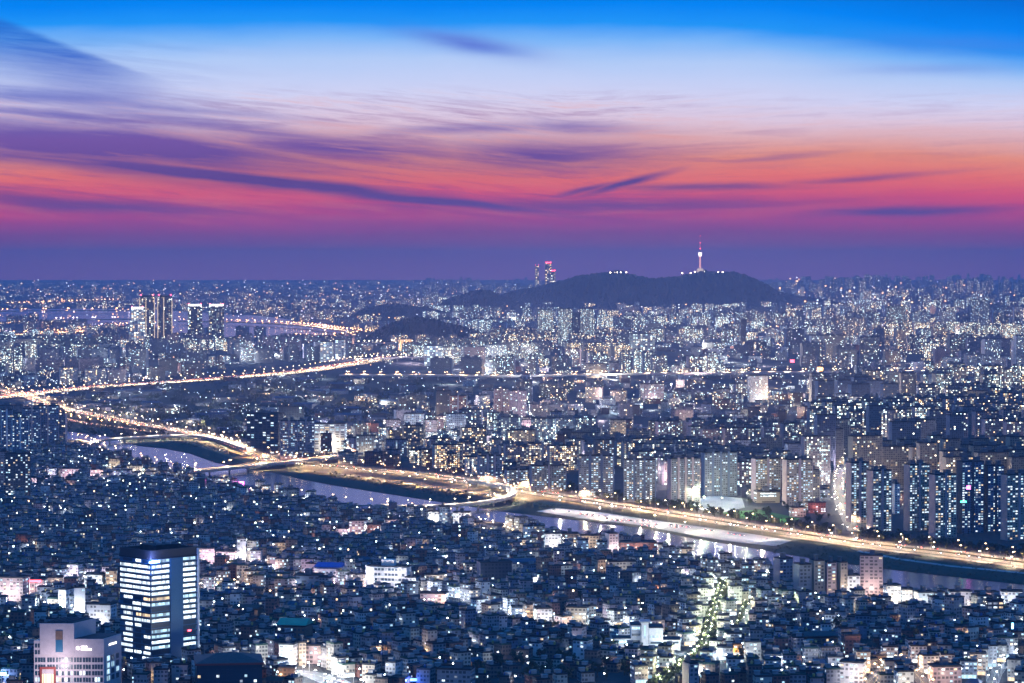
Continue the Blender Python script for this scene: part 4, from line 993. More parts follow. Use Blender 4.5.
# north bank and the middle distance
def apt(x0, x1, yt, yb, yaw, wall, desc, litf=.5, end=None, windows=60, cores=1, depth=13, warm=.15, housings=2, cell=(3.4, 2.9)):
    return block('apartment_tower', 'apartment', S(x0, x1, yt, yb, yaw, depth), wall, 'apartment towers of the city', desc, litf, windows, cell, True, end_col=end, cores=cores, warm=warm, housings=housings)
for a_ in [
    (579, 614, 456, 498, -7, 'grey', 'grey slab apartment with lit middle and blank pale sides', .55, 'blue-grey', 95, 2), (624, 656, 460, 502, -7, 'grey', 'grey slab apartment with warm white windows between blank sides', .55, 'blue-grey', 95, 2),
    (668, 700, 459, 504, 18, 'grey', 'grey apartment of three stepped slabs with narrow lit stair column', .35, 'pink', 50, 3), (702, 737, 453, 496, 16, 'grey', 'grey apartment of stepped slabs behind the sports ground', .35, 'blue-grey', 50, 3),
    (752, 781, 459, 501, 20, 'beige', 'beige lit apartment slab facing the river trees', .6, 'pink', 95, 1), (783, 813, 460, 506, 20, 'beige', 'beige apartment slab with mauve end wall beside the avenue', .55, 'pink', 95, 1),
    (847, 869, 463, 523, 22, 'beige', 'tall beige slab first beyond the bright avenue', .65, 'pink', 95, 1), (868, 892, 471, 532, 24, 'beige', 'tall slab with salmon end wall near the bright avenue', .6, 'pink', 95, 1),
    (905, 930, 465, 531, 22, 'beige', 'tall slab with two lit columns in the riverfront row', .65, 'pink', 95, 1), (930, 957, 475, 538, 24, 'beige', 'tall slab with broad salmon end wall in the riverfront row', .6, 'pink', 95, 1),
    (958, 984, 462, 533, 18, 'blue-grey', 'tall dark slab with scattered cyan windows in the riverfront row', .45, 'dark', 95, 1), (984, 1004, 466, 532, 18, 'blue-grey', 'dark slab with pale stair column in the riverfront row', .45, 'dark', 60, 1),
    (1002, 1032, 475, 540, 22, 'beige', 'tall lit slab cut by the picture edge in the riverfront row', .6, 'pink', 95, 1),
    (892, 899, 484, 514, 20, 'white', 'slim pale end wall slab behind the salmon ended slab', .1, 'white', 6, 0),
    (530, 566, 466, 492, 12, 'beige', 'low beige apartment row by the expressway bend', .6, 'pink', 60, 1), (505, 530, 470, 489, 12, 'beige', 'low lit apartment row above the hairpin ramp', .5, 'pink', 50, 1),
    (478, 502, 456, 482, 14, 'grey', 'grey apartment with pink stair strips above the hairpin ramp', .3, 'pink', 40, 2), (594, 614, 440, 472, 10, 'dark', 'dark apartment with bright white windows behind the first grey slab', .5, 'dark', 50, 1),
    (280, 297, 421, 459, 6, 'pink', 'salmon residential tower at the bridge head', .35, 'pink', 60, 1), (297, 314, 421, 457, 6, 'pink', 'second salmon residential tower at the bridge head', .3, 'pink', 60, 1),
    (494, 508, 389, 421, 10, 'pink', 'salmon pair tower standing above the mid city', .3, 'pink', 40, 1), (509, 526, 391, 423, 10, 'pink', 'broader salmon pair tower above the mid city', .3, 'pink', 40, 1),
    (436, 451, 391, 428, 6, 'dark', 'tall unlit dark tower in the mid city', .06, 'dark', 10, 0), (450, 467, 396, 430, -6, 'red brick', 'reddish tower beside the tall unlit one', .3, 'grey', 40, 1),
    (0, 12, 410, 452, 14, 'blue-grey', 'pale sided tower of the far riverbank cluster', .3, 'white', 30, 1), (11, 28, 418, 456, 14, 'blue-grey', 'blue-grey tower of the far riverbank cluster', .35, 'white', 40, 1),
    (22, 40, 409, 450, 14, 'blue-grey', 'tall blue tower of the far riverbank cluster', .35, 'pink', 40, 1), (36, 58, 406, 449, 14, 'blue-grey', 'tallest blue tower of the far riverbank cluster', .35, 'pink', 40, 1),
    (537, 553, 310, 346, 8, 'beige', 'bright residential tower with lit crown beyond the elevated highway', .7, 'beige', 0, 0), (558, 572, 309, 346, 8, 'beige', 'middle bright residential tower beyond the elevated highway', .7, 'beige', 0, 0),
    (580, 594, 309, 346, 8, 'beige', 'third bright residential tower beyond the elevated highway', .7, 'beige', 0, 0), (572, 580, 313, 346, 8, 'dark', 'dark gap filling tower between bright residential towers', .1, 'dark', 0, 0),
    (886, 905, 306, 336, 8, 'dark', 'dark paired tower lit from its base far on the plain', .4, 'dark', 0, 0), (940, 956, 311, 336, 8, 'pink', 'pinkish far tower on the plain', .4, 'pink', 0, 0),
    (912, 930, 312, 336, 8, 'blue-grey', 'blue far tower on the plain beside the dark pair', .4, 'pink', 0, 0), (970, 990, 300, 338, 8, 'blue-grey', 'tall stepped far tower on the plain', .3, 'dark', 0, 0), (741, 746, 320, 350, 0, 'dark', 'lone thin dark tower beneath the hill', .05, 'dark', 0, 0),
]: apt(*a_)
landmark('office_building', 'office', S(246, 284, 414, 454, -20, 26), 'dark', 'dark blue glass office with a few brightly lit floors', cell=(7, 4), litf=.22, windows=50)
landmark('office_building', 'office', S(278, 304, 407, 428, 4, 20), 'dark', 'dark glass office with pale vertical edges behind the salmon towers', cell=(5, 4), litf=.08, windows=20)
landmark('office_building', 'office', S(314, 346, 424, 452, -4, 20), 'white', 'brightly lit white office floors beside the salmon towers', cell=(9, 4), litf=.75, windows=70, light=((1, .95, .85), 120))
landmark('office_building', 'office', S(320, 332, 434, 456, 4, 16), 'red brick', 'small reddish block in front of the bright white floors', litf=.3, windows=20)
landmark('office_building', 'office', S(346, 356, 438, 458, 4, 16), 'pink', 'small pink block right of the bright white floors', litf=.3, windows=20, light=((1, .85, .7), 90))
landmark('office_building', 'office', S(356, 376, 436, 456, 4, 20), 'cream', 'cream lit block of the bright commercial corner', litf=.5, windows=40, light=((1, .88, .7), 110))
landmark('office_building', 'office', S(404, 424, 414, 440, -4, 20), 'white', 'white block lit from below in the commercial quarter', litf=.4, windows=40, light=((1, .95, .95), 120))
landmark('office_building', 'office', S(424, 437, 420, 440, 8, 18), 'pink', 'salmon block right of the white block in the commercial quarter', litf=.25, windows=30, light=((1, .75, .65), 60))
landmark('office_building', 'office', S(383, 400, 420, 440, 14, 20), 'pink', 'pinkish stepped block with slanted top in the commercial quarter', litf=.4, windows=30, light=((1, .8, .85), 70))
landmark('office_building', 'office', S(446, 466, 414, 436, 4, 20), 'white', 'white stepped block below the reddish tower', litf=.3, windows=30, light=((1, .9, .88), 100))
landmark('office_building', 'office', S(384, 408, 440, 456, 6, 20), 'blue-grey', 'blue-grey glass block in front of the commercial quarter', litf=.3, windows=30)
landmark('office_building', 'office', S(562, 590, 420, 434, 4, 24), 'white', 'broad blank white block in the mid city', litf=.05, windows=4, light=((1, .95, .95), 110))
landmark('office_building', 'office', S(550, 562, 412, 436, 4, 16), 'blue-grey', 'slim blue-grey block left of the blank white block', litf=.3, windows=30)
landmark('office_building', 'office', S(610, 626, 420, 440, 4, 18), 'beige', 'warm lit block right of the blank white block', litf=.5, windows=30, warm=.9, light=((1, .8, .5), 110))
landmark('office_building', 'office', S(520, 548, 420, 440, 4, 20), 'pink', 'salmon lit block under the salmon pair towers', litf=.4, windows=30, light=((1, .7, .6), 110))
landmark('office_building', 'office', S(640, 664, 384, 402, 4, 24), 'pink', 'pink white lit stepped hall in the mid city', litf=.5, windows=0, light=((1, .85, .9), 200))
landmark('office_building', 'office', S(748, 768, 376, 402, 8, 20), 'white', 'white lit blocks beside a cyan edged tower', litf=.3, windows=0, light=((.95, .95, 1), 160))
landmark('office_building', 'office', S(586, 606, 364, 378, 2, 26), 'beige', 'broad warm block just beyond the elevated highway', litf=.1, windows=0, light=((1, .85, .65), 300))
landmark('office_building', 'office', S(630, 655, 334, 352, 2, 30), 'cream', 'large bright cream block below the hill', cell=(9, 6), litf=.8, windows=0)
landmark('office_building', 'office', S(424, 442, 346, 366, -6, 30), 'white', 'bright teal white block of the riverside junction', cell=(9, 6), litf=.8, windows=0)
landmark('office_building', 'office', S(320, 333, 342, 362, -6, 24), 'white', 'cyan lit twin office far across the water', cell=(9, 5), litf=.85, windows=0)
landmark('office_building', 'office', S(335, 345, 340, 362, -6, 24), 'white', 'second cyan lit twin office far across the water', cell=(9, 5), litf=.8, windows=0)
landmark('parking_garage', 'garage', S(755, 780, 492, 503, 6, 22), 'beige', 'low beige parking garage of open decks near the sports ground', cell=(30, 3.2), litf=.5, windows=4)

landmark('shop_block', 'shop block', S(806, 826, 503, 513, 8, 16), 'red brick', 'low reddish shop block at the foot of the bright avenue', litf=.3, light=((1, .35, .3), 26))
landmark('shop_block', 'shop block', S(812, 830, 490, 499, 8, 16), 'grey', 'low grey shop block behind the reddish one by the avenue', litf=.4, light=((.9, .9, 1), 20))
landmark('shop_block', 'shop block', S(790, 806, 508, 517, 8, 14), 'pink', 'low pinkish block between garage and reddish shop block', litf=.3, light=((1, .6, .4), 18))
landmark('hillside_hotel', 'hotel', S(622, 638, 292, 304, 4, 60), 'beige', 'warm lit pyramid shaped hotel at the foot of the wooded hill', cell=(12, 10), litf=.9, warm=1.0, light=((1, .7, .45), 30000))
# far left skyline
def skyscraper(label, x0, x1, yt, yb, wall, litf, cell, warm, crown=None, fins=False, setbacks=()):
    p, L, h, a = site(x0, x1, yt, yb, 6, 34)
    root = empty('skyscraper', p, a); tag(root, label, 'skyscraper'); rnd = random.Random(int(x0) * 3 + 1)
    segs = setbacks or [(0, 1, 1.0)]
    for z0, z1, sc in segs:
        mb = MB(); mb.box(0, 0, h * z0, L * sc, 34 * sc, h * (z1 - z0), col=(*WALLS[wall], warm), par=(litf, 2.4, 1), cell=cell, uo=(rnd.randrange(900), rnd.randrange(900)), ctop=(.03, .03, .03, 0)); mb.build('facade', FAC, root)
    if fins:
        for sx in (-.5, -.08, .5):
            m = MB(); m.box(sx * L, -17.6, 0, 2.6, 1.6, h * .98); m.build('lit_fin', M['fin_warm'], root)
    sc = segs[-1][2]
    if crown: m = MB(); m.box(0, -16.2 * sc, h, L * sc * .9, 1.6, 7, bottom=True); m.build('crown_light', M[crown], root)
    m = MB(); m.box(0, 0, h, L * sc * .7, 34 * sc * .7, 6); m.build('roof', M['roof_dark'], root)
    for sx in (-.42, .42):
        m = MB(); m.box(sx * L * sc, -10, h + 6.0, 4.2, 4.2, 3.6, bottom=True); m.build('beacon', M['lamp_red'], root)
        m = MB(); m.cyl(sx * L * sc, -10, h - .1, h + 6, .6, 6); m.build('mast', M['metal_dark'], root)
    return root
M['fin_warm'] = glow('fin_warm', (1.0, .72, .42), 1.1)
skyscraper('twin residential skyscraper with a warm lit edge and red roof beacons, left one', 139, 154.5, 297, 347, 'dark', .35, (7, 6), .4, None, True)
skyscraper('twin residential skyscraper with pale vertical edges and red roof beacons, right one', 157, 172, 297, 347, 'dark', .35, (7, 6), .4, None, True)
skyscraper('stepped glass skyscraper glowing cream white in front of the twin towers', 128, 146, 309, 351, 'white', 1.0, (9, 5), .6, 'sign_white', False, [(0, .45, 1.0), (.45, .72, .88), (.72, 1.0, .74)])
skyscraper('blue office skyscraper with a white lit crown nearer the twin towers', 187, 202, 306, 345, 'dark', .4, (6, 6), .3, 'sign_white')
skyscraper('blue office skyscraper with a white lit crown and lit stair column', 208, 224, 306, 346, 'dark', .35, (6, 6), .3, 'sign_white')
skyscraper('slender far skyscraper outlined in red light beside the hill', 545, 551.5, 263, 299, 'dark', .5, (14, 12), 1.0, 'lamp_red')
skyscraper('orange lit slim skyscraper left of the red one by the hill', 535, 539, 266, 299, 'beige', .6, (14, 12), 1.0, None)
skyscraper('second red lit skyscraper stepping down beside the slender one', 550.5, 555.5, 271, 299, 'red brick', .5, (14, 12), 1.0, 'lamp_red')

def observation_tower():
    p = Vector(at(CX, 308)); D = p.y; p = Vector(((700 - CX) / F * D, D, 0)); z = lambda y: hgt(700, y, p)
    p.z = z(272.5); root = empty('observation_tower', p, 0); tag(root, 'slim lit observation tower with antenna on top of the wooded hill', 'tower')
    b0 = p.z; zz = lambda y: z(y) - b0
    m = MB(); m.cyl(0, 0, -6, zz(269.5), 24, 16); m.cyl(0, 0, zz(269.5), zz(268.3), 18, 16); m.build('base_building', M['tower_base'], root)
    m = MB(); m.cyl(0, 0, zz(269), zz(256), 6.6, 14, taper=.8); m.build('shaft', M['tower_glow'], root)
    m = MB(); m.cyl(0, 0, zz(256.5), zz(255.3), 9, 16, taper=1.4); m.cyl(0, 0, zz(255.3), zz(252.3), 13, 16, taper=.95); m.build('observation_deck', M['tower_deck'], root)
    m = MB(); m.cyl(0, 0, zz(252.3), zz(249), 6.2, 12, taper=.8); m.build('upper_shaft', M['wall_grey'], root)
    m = MB(); m.cyl(0, 0, zz(249), zz(243), 4.2, 8, taper=.8); m.build('antenna_base', M['tower_red'], root)
    m = MB(); m.cyl(0, 0, zz(243), zz(236), 2.6, 8, taper=.4); m.build('antenna_mast', M['tower_red'], root)
    for yy, r in ((249, 5), (243.2, 3.6), (236, 3.2)):
        m = MB(); m.box(0, -6 if yy > 240 else 0, zz(yy), r, r, r, bottom=True); m.build('beacon', M['lamp_red'], root)
    for x in (-40, -70, 30, 95, 150, -130, 60, 120, -560, -600, -630, -520, -585):
        m = MB(); m.box(0, 0, 0, 8, 8, 6, bottom=True)
        r = empty('hilltop_lamp', (p.x + x, p.y - 60 - abs(x) * .2, p.z + (4 if abs(x) < 60 else -4 if x > -300 else -2) + x * .02 + (12 if x < -300 else 0)), 0); 
        hb = MB(); hb.cyl(0, 0, -30, 0, .6, 6); hb.build('pole', M['metal_grey'], r); m.build('lamp_head', M['head_warmwhite'], r)
        tag(r, 'warm lamp on the wooded ridge beside the observation tower', 'lamp', 'lamps on the ridge by the observation tower')
M['tower_base'] = glow('tower_base', (1.0, .75, .55), .9); M['tower_glow'] = glow('tower_glow', (1.0, .42, .36), 1.5); M['tower_deck'] = glow('tower_deck', (1.0, .85, .80), 3.0); M['tower_red'] = glow('tower_red', (1.0, .22, .3), .55)  # base and antenna emit by themselves in place of floodlighting
observation_tower()
# ------------------------------------------------------------------ the low-rise town in front
SEG = seg_arrays()
rnd = random.Random(21); nrng = np.random.RandomState(21)
sx_ = np.array([p[0] for p in S_EDGE][::-1]); sy_ = np.array([p[1] for p in S_EDGE][::-1])
def lots():
    phi = .30; c, s = math.cos(phi), math.sin(phi); out = []
    U = []; u = -1500.0
    while u < 1900:
        for k in range(5): U.append(u + 7.5 + k * 14.5)
        u += 5 * 14.5 + 6.0
    V = []; v = 1300.0
    while v < 4700:
        V += [v + 8, v + 24]; v += 32 + 5.0
    for v in V:
        for u in U:
            x = u * c - v * s * 1.0; y = u * s + v * c
            out.append((x + rnd.uniform(-1, 1), y + rnd.uniform(-1, 1), phi))
    return out
L0 = lots(); xy = np.array([(a, b) for a, b, _ in L0])
# picture position of every lot
dz = xy[:, 1] * math.cos(PITCH) + H * math.sin(PITCH)
px = CX + F * xy[:, 0] / dz; py = CY - F * (xy[:, 1] * math.sin(PITCH) - H * math.cos(PITCH)) / dz
ok = (px > -45) & (px < 1070) & (xy[:, 1] > 2045) & (py > np.interp(px, sx_, sy_) + 4)
dr = dist_roads(xy, SEG); ok &= dr > 3.0
for fx, fy, fr in FOOT: ok &= (xy[:, 0] - fx) ** 2 + (xy[:, 1] - fy) ** 2 > (fr + 5) ** 2
for fx, fy, hw_, dp in CLEAR: ok &= ~((np.abs(xy[:, 0] - fx) < hw_) & (xy[:, 1] < fy + 4) & (xy[:, 1] > fy - dp))
COLOURS = ['cream', 'white', 'grey', 'red brick', 'brown brick', 'pink', 'blue-grey']
cand = {'villa': [], 'brick_house': [], 'tiled_house': [], 'shop_building': [], 'tree': []}
st_pts = []
for k_, pth in R.items():
    if k_.startswith('st_'): st_pts += [(q_.x, q_.y) for q_ in pth]
st_pts = np.array(st_pts)
for i in np.nonzero(ok)[0]:
    x, y, phi = L0[i]; r = rnd.random()
    # wards of the town lean to one kind or another
    ward = math.sin(x * .009 + 1.3) * math.cos(y * .006) 
    near_st = np.min(np.hypot(st_pts[:, 0] - x, st_pts[:, 1] - y)) < 30
    if near_st and r < .72: kind = 'shop_building'
    elif r < .045 or (ward > .8 and r < .5): kind = 'tree'
    elif r < .09: continue
    elif r < .50: kind = 'villa'
    elif r < .86: kind = 'brick_house'
    elif r < .97: kind = 'tiled_house'
    else: continue
    wr = random.Random(math.floor(x / 170) * 31 + math.floor(y / 190) * 57)
    cand[kind].append((y, x, wr.choice((.30, .05, -.35, .55, -.1)) + rnd.choice((0, 0, 0, math.pi / 2)) + rnd.uniform(-.08, .08)))
for k in cand: cand[k].sort()
town = MB()      # everything past the first few hundred, nobody's count
WNAMES = {1: 'one', 2: 'two', 3: 'three', 4: 'four', 5: 'five', 6: 'six'}
_cache = {}
def unit(kind, wall, L, W, fl, h):
    key = (kind, wall, L, W, fl)
    if key not in _cache:
        mb = MB(); mb.box(0, 0, 0, L, W, h, col=(*WALLS[wall], .2), par=(0, 1, 1), cell=(3.0, 2.9), uo=(len(_cache) * 13 % 700, len(_cache) * 29 % 700), ctop=(.05, .05, .055, 0))
        _cache[key] = mb.build('wall', FAC, link_it=False)
    return _cache[key]
_rc = {}
def cached(key, fn):
    if key not in _rc: _rc[key] = fn()
    return _rc[key]
def stairbox():
    mb = MB(); mb.box(0, 0, 0, 4.2, 3.4, 2.7); mb.box(0, 0, 2.69, 4.8, 4.0, .3, bottom=True); return mb.build('stair_house', [M['wall_grey']], link_it=False)
def tank(m):
    mb = MB(); mb.cyl(0, 0, 0, .7, .9, 8); mb.cyl(0, 0, .69, 2.3, 1.05, 10); mb.cyl(0, 0, 2.29, 2.6, .5, 10); return mb.build('water_tank', M[m], link_it=False)
def low_house(kind, x, y, rz, individual, shop_light=True):
    """a villa, a small brick house, a tiled house or a shop; past the individual ones it goes into the town mesh"""
    wall = rnd.choice({'villa': ['cream', 'white', 'grey', 'red brick', 'brown brick', 'pink', 'grey', 'blue-grey'], 'brick_house': ['red brick', 'brown brick', 'grey', 'cream', 'brown brick'],
                       'tiled_house': ['cream', 'grey', 'red brick', 'brown brick'], 'shop_building': ['white', 'pink', 'cream', 'grey', 'white', 'beige']}[kind])
    fl = {'villa': rnd.choice((3, 4, 4, 5)), 'brick_house': rnd.choice((2, 2, 3)), 'tiled_house': rnd.choice((1, 2)), 'shop_building': rnd.choice((3, 4, 4, 5))}[kind]
    L = rnd.choice((8.5, 10.5, 12.5)); W = rnd.choice((9.0, 11.0, 12.5)); h = fl * 2.95 + (.6 if kind != 'tiled_house' else 0)
    if kind == 'shop_building': L = rnd.choice((10.5, 12.5)); h = fl * 3.3; 
    if rnd.random() < .06 and kind == 'villa': h += 2.9 * 2; fl += 2
    rz = (rz + math.pi / 4) % (math.pi / 2) - math.pi / 4        # four-fold: keep a front towards the viewer's side
    rm = rnd.choice(('roof_dark', 'roof_dark', 'roof_grey', 'roof_green'))
    tk = rnd.choice((None, 'tank_blue', 'tank_yellow', None, None))
    litp = {'villa': .055, 'brick_house': .045, 'tiled_house': .05, 'shop_building': .22}[kind]
    sx, sy = rnd.choice((-1, 1)) * (L / 2 - 2.6), rnd.choice((-.2, .5)) * (W / 2 - 2.2)
    if not individual:
        par = (litp, 3.0, 1)
        cc = (*WALLS[wall], .25)
        town.box(x, y, 0, L, W, h, rz, 0, 0, cc, (.05, .05, .055, 0), par, cell=(3.0, 2.95), uo=(rnd.randrange(900), rnd.randrange(900)))
        c, s = math.cos(rz), math.sin(rz)
        if kind == 'tiled_house': town.gable(x, y, h, L + 1, W + 1, 2.6, rz, rnd.choice((2, 3, 4)), rnd.choice((.0, .25)))
        else:
            rc = M_IDX[rm]
            town.box(x, y, h, L + .5, W + .5, .9, rz, rc, rc, bottom=True)
            town.box(x + sx * c - sy * s, y + sx * s + sy * c, h + .9, 4.2, 3.4, 2.7, rz, 5, rc, side=(0, 1, 0), par=(0, 1, 0))
            if tk: town.cyl(x - sx * c * .6 - sy * s, y - sx * s * .6 + sy * c, h + .9, h + 3.0, 1.1, 7, 6 if tk == 'tank_blue' else 7)
        return
    root = empty(kind, (x, y, 0), rz)
    link('wall', unit(kind, wall, L, W, fl, h), root)
    if kind == 'tiled_house':
        tm = rnd.choice(('tile_brown', 'tile_blue', 'tile_grey')); hip = rnd.choice((.0, .25))
        def mk():
            mb = MB(); mb.gable(0, 0, 0, L + 1.2, W + 1.2, 2.7, 0, hip=hip); return mb.build('roof', M[tm], link_it=False)
        link('roof', cached(('g', tm, hip, L, W), mk), root, (0, 0, h)); top = {'tile_brown': 'brown', 'tile_blue': 'bluish', 'tile_grey': 'grey'}[tm] + (' hipped' if hip else ' ridged') + ' roof'
    else:
        rf = link('roof', cached(('r', rm, L, W), lambda: roof_mesh('roof', L, W, rm).build('roof', M[rm], link_it=False)), root, (0, 0, h))
        link('stair_house', cached('stair', stairbox), rf, (sx, sy, .5))
        top = {'roof_dark': 'dark', 'roof_grey': 'grey', 'roof_green': 'greenish'}[rm] + ' roof'
        if tk: link('water_tank', cached(tk, lambda: tank(tk)), rf, (-sx * .6, sy, .5)); top = ('blue' if tk == 'tank_blue' else 'yellow') + '-tanked ' + top
    right = (math.cos(rz) * -x + math.sin(rz) * -y) > 0
    n = lit_windows(root, L, W, h - .4, .2, (3.0, 2.95), litp * 1.15, 9 if kind == 'shop_building' else 6, rnd, (1 if right else 0, 0 if right else 1), .12)
    if kind == 'shop_building':
        mm = rnd.choice(('lit_white', 'lit_white', 'lit_cool', 'lit_warm'))
        b = MB(); b.box(0, -W / 2 - .14, .3, L * .86, .2, 2.5, bottom=True); link('shop_window', cached(('sw', L, W, mm), lambda: b.build('shop_window', M[mm], link_it=False)), root)
        b2 = MB(); b2.box(0, -W / 2 - .5, 3.0, L * .8, .5, .9, bottom=True); link('shop_sign', cached(('ss', L, W, mm), lambda: b2.build('shop_sign', M['lit_dim'], link_it=False)), root)
    nm = {'villa': 'villa', 'brick_house': 'small house', 'tiled_house': 'house', 'shop_building': 'shop building'}[kind]
    lw = 'unlit' if n == 0 else (WNAMES.get(n, 'many') + ' lit window' + ('s' if n > 1 else ''))
    reg(root, f'{wall} {WNAMES[fl] if fl in WNAMES else "seven"}-storey {nm}, {top}, {lw}', {'villa': 'villa', 'brick_house': 'house', 'tiled_house': 'house', 'shop_building': 'shop'}[kind], {'villa': 'villas of the low town', 'brick_house': 'small flat roofed houses', 'tiled_house': 'tile roofed houses', 'shop_building': 'shop buildings along the lit streets'}[kind])
TOWN_MATS = [FAC, M['roof_dark'], M['tile_brown'], M['tile_blue'], M['tile_grey'], M['wall_grey'], M['tank_blue'], M['tank_yellow'], M['roof_grey'], M['roof_green']]
M_IDX = {'roof_dark': 1, 'roof_grey': 8, 'roof_green': 9}
for kind in ('villa', 'brick_house', 'tiled_house', 'shop_building'):
    for i, (y, x, rz) in enumerate(cand[kind]):
        inside = -20 < CX + F * x / y < 1044 and topx(x, y, 10)[1] < 683
        low_house(kind, x, y, rz, inside and i < 330 and sum(1 for r_ in REG if r_['o'].name.startswith(kind)) < 300)

# ------------------------------------------------------------------ everything beyond the river
def zone(px, py):
    """what is built on the ground seen at that picture point: (kind weights, heights, density, lit, warm)"""
    hw = np.interp(px, [p[0] for p in EXPW][::-1], [p[1] for p in EXPW][::-1])
    if py > 377.5:
        if px < 66 and 405 < py < 447: return dict(apt=.9, low=.1, h=(55, 80), dens=.8, lit=.3, warm=.05)
        if px < 262 and py > 436: return None
        if px < 400:
            if py < np.interp(px, [-60, 0, 90, 180, 250, 345, 400], [402, 397, 388, 382, 377, 366, 356]) - 2.5: return dict(apt=.35, low=.65, h=(25, 60), dens=.8, lit=.4, warm=.1)
            if py > 430 and 230 < px: return dict(apt=.12, low=.88, h=(18, 34), dens=.75, lit=.4, warm=.35)
            return dict(apt=0, low=.45, shed=.55, h=(8, 14), dens=.34, lit=.35, warm=.15)
        if py > hw - (24 if px > 562 else 5): return None
        if py < 391: return dict(apt=0, low=.9, shed=.1, h=(8, 12), dens=.5, lit=.35, warm=.2)
        if px < 480 and py < 408: return dict(apt=0, low=.6, shed=.4, h=(8, 14), dens=.42, lit=.35, warm=.15)
        if px < 640: return dict(apt=.32 if py > 440 else .22, low=.7, h=(28, 46), dens=.85, lit=.42, warm=.2)
        if px < 815: return dict(apt=.16 if py < 455 else .5, low=.84, h=(25, 45), dens=.8, lit=.42, warm=.2)
        return dict(apt=.66, low=.34, h=(50, 94), dens=.9, lit=.45, warm=.12)
    if px < 420 and py > 335:
        if 225 < px and py > 364 : return None
        return dict(apt=.4, low=.6, h=(26, 62), dens=.85, lit=.45, warm=.12)
    if px < 420: return dict(apt=.35, low=.65, h=(22, 48), dens=.8, lit=.40, warm=.75)
    if py > 296:
        if px > 640 and py > 342 and px < 790 and py < 372: return dict(apt=.1, low=.9, h=(20, 40), dens=.55, lit=.4, warm=.2)
        return dict(apt=.55, low=.45, h=(40, 95) if px > 780 else (38, 66), dens=.9, lit=.5, warm=.2)
    if px < 340: return dict(apt=.5, low=.5, h=(40, 80), dens=.6, lit=.15, warm=.9)
    return dict(apt=.5, low=.5, h=(60, 170) if px > 800 else (45, 90), dens=.9, lit=.5, warm=.75)
def grid_uv(x, y):
    c, s = math.cos(.27), math.sin(.27); k = 1.0 if y < 9000 else 1.7
    u, v = (x * c + y * s) / (250 * k), (-x * s + y * c) / (330 * k)
    return u, v, 250 * k, 330 * k
pts = []
d = 3560.0; rr = np.random.RandomState(5)
while d < 42000:
    s = max(46.0, .0112 * d) if d > 5200 else 46.0 if d > 4400 else 40.0
    half = d * 512 / F + 150
    xs = np.arange(-half, half, s) + rr.uniform(0, s)
    for x in xs: pts.append((x + rr.uniform(-.25, .25) * s, d + rr.uniform(-.3, .3) * s, s))
    d += s
pts = np.array(pts); xy = pts[:, :2]
okm = ~in_poly(xy, [(p.x, p.y) for p in RIVER]) & ~in_poly(xy, [(p.x, p.y) for p in RIVER2]) & ~in_poly(xy, [(p.x, p.y) for p in BANK]) & ~in_poly(xy, [(p.x, p.y) for p in BANK2])
for hp in HILLS[:4]: okm &= ~in_poly(xy, hp)
for poly in ([(536, 505), (640, 509), (792, 535), (800, 548), (640, 532), (520, 516)], [(690, 505), (708, 493), (748, 497), (806, 516), (800, 526), (740, 520)]):
    okm &= ~in_poly(xy, [(at(*p).x, at(*p).y) for p in poly])
okm &= dist_roads(xy, SEG) > 16
for fx, fy, fr in FOOT: okm &= (xy[:, 0] - fx) ** 2 + (xy[:, 1] - fy) ** 2 > (fr + 18) ** 2
blds = []
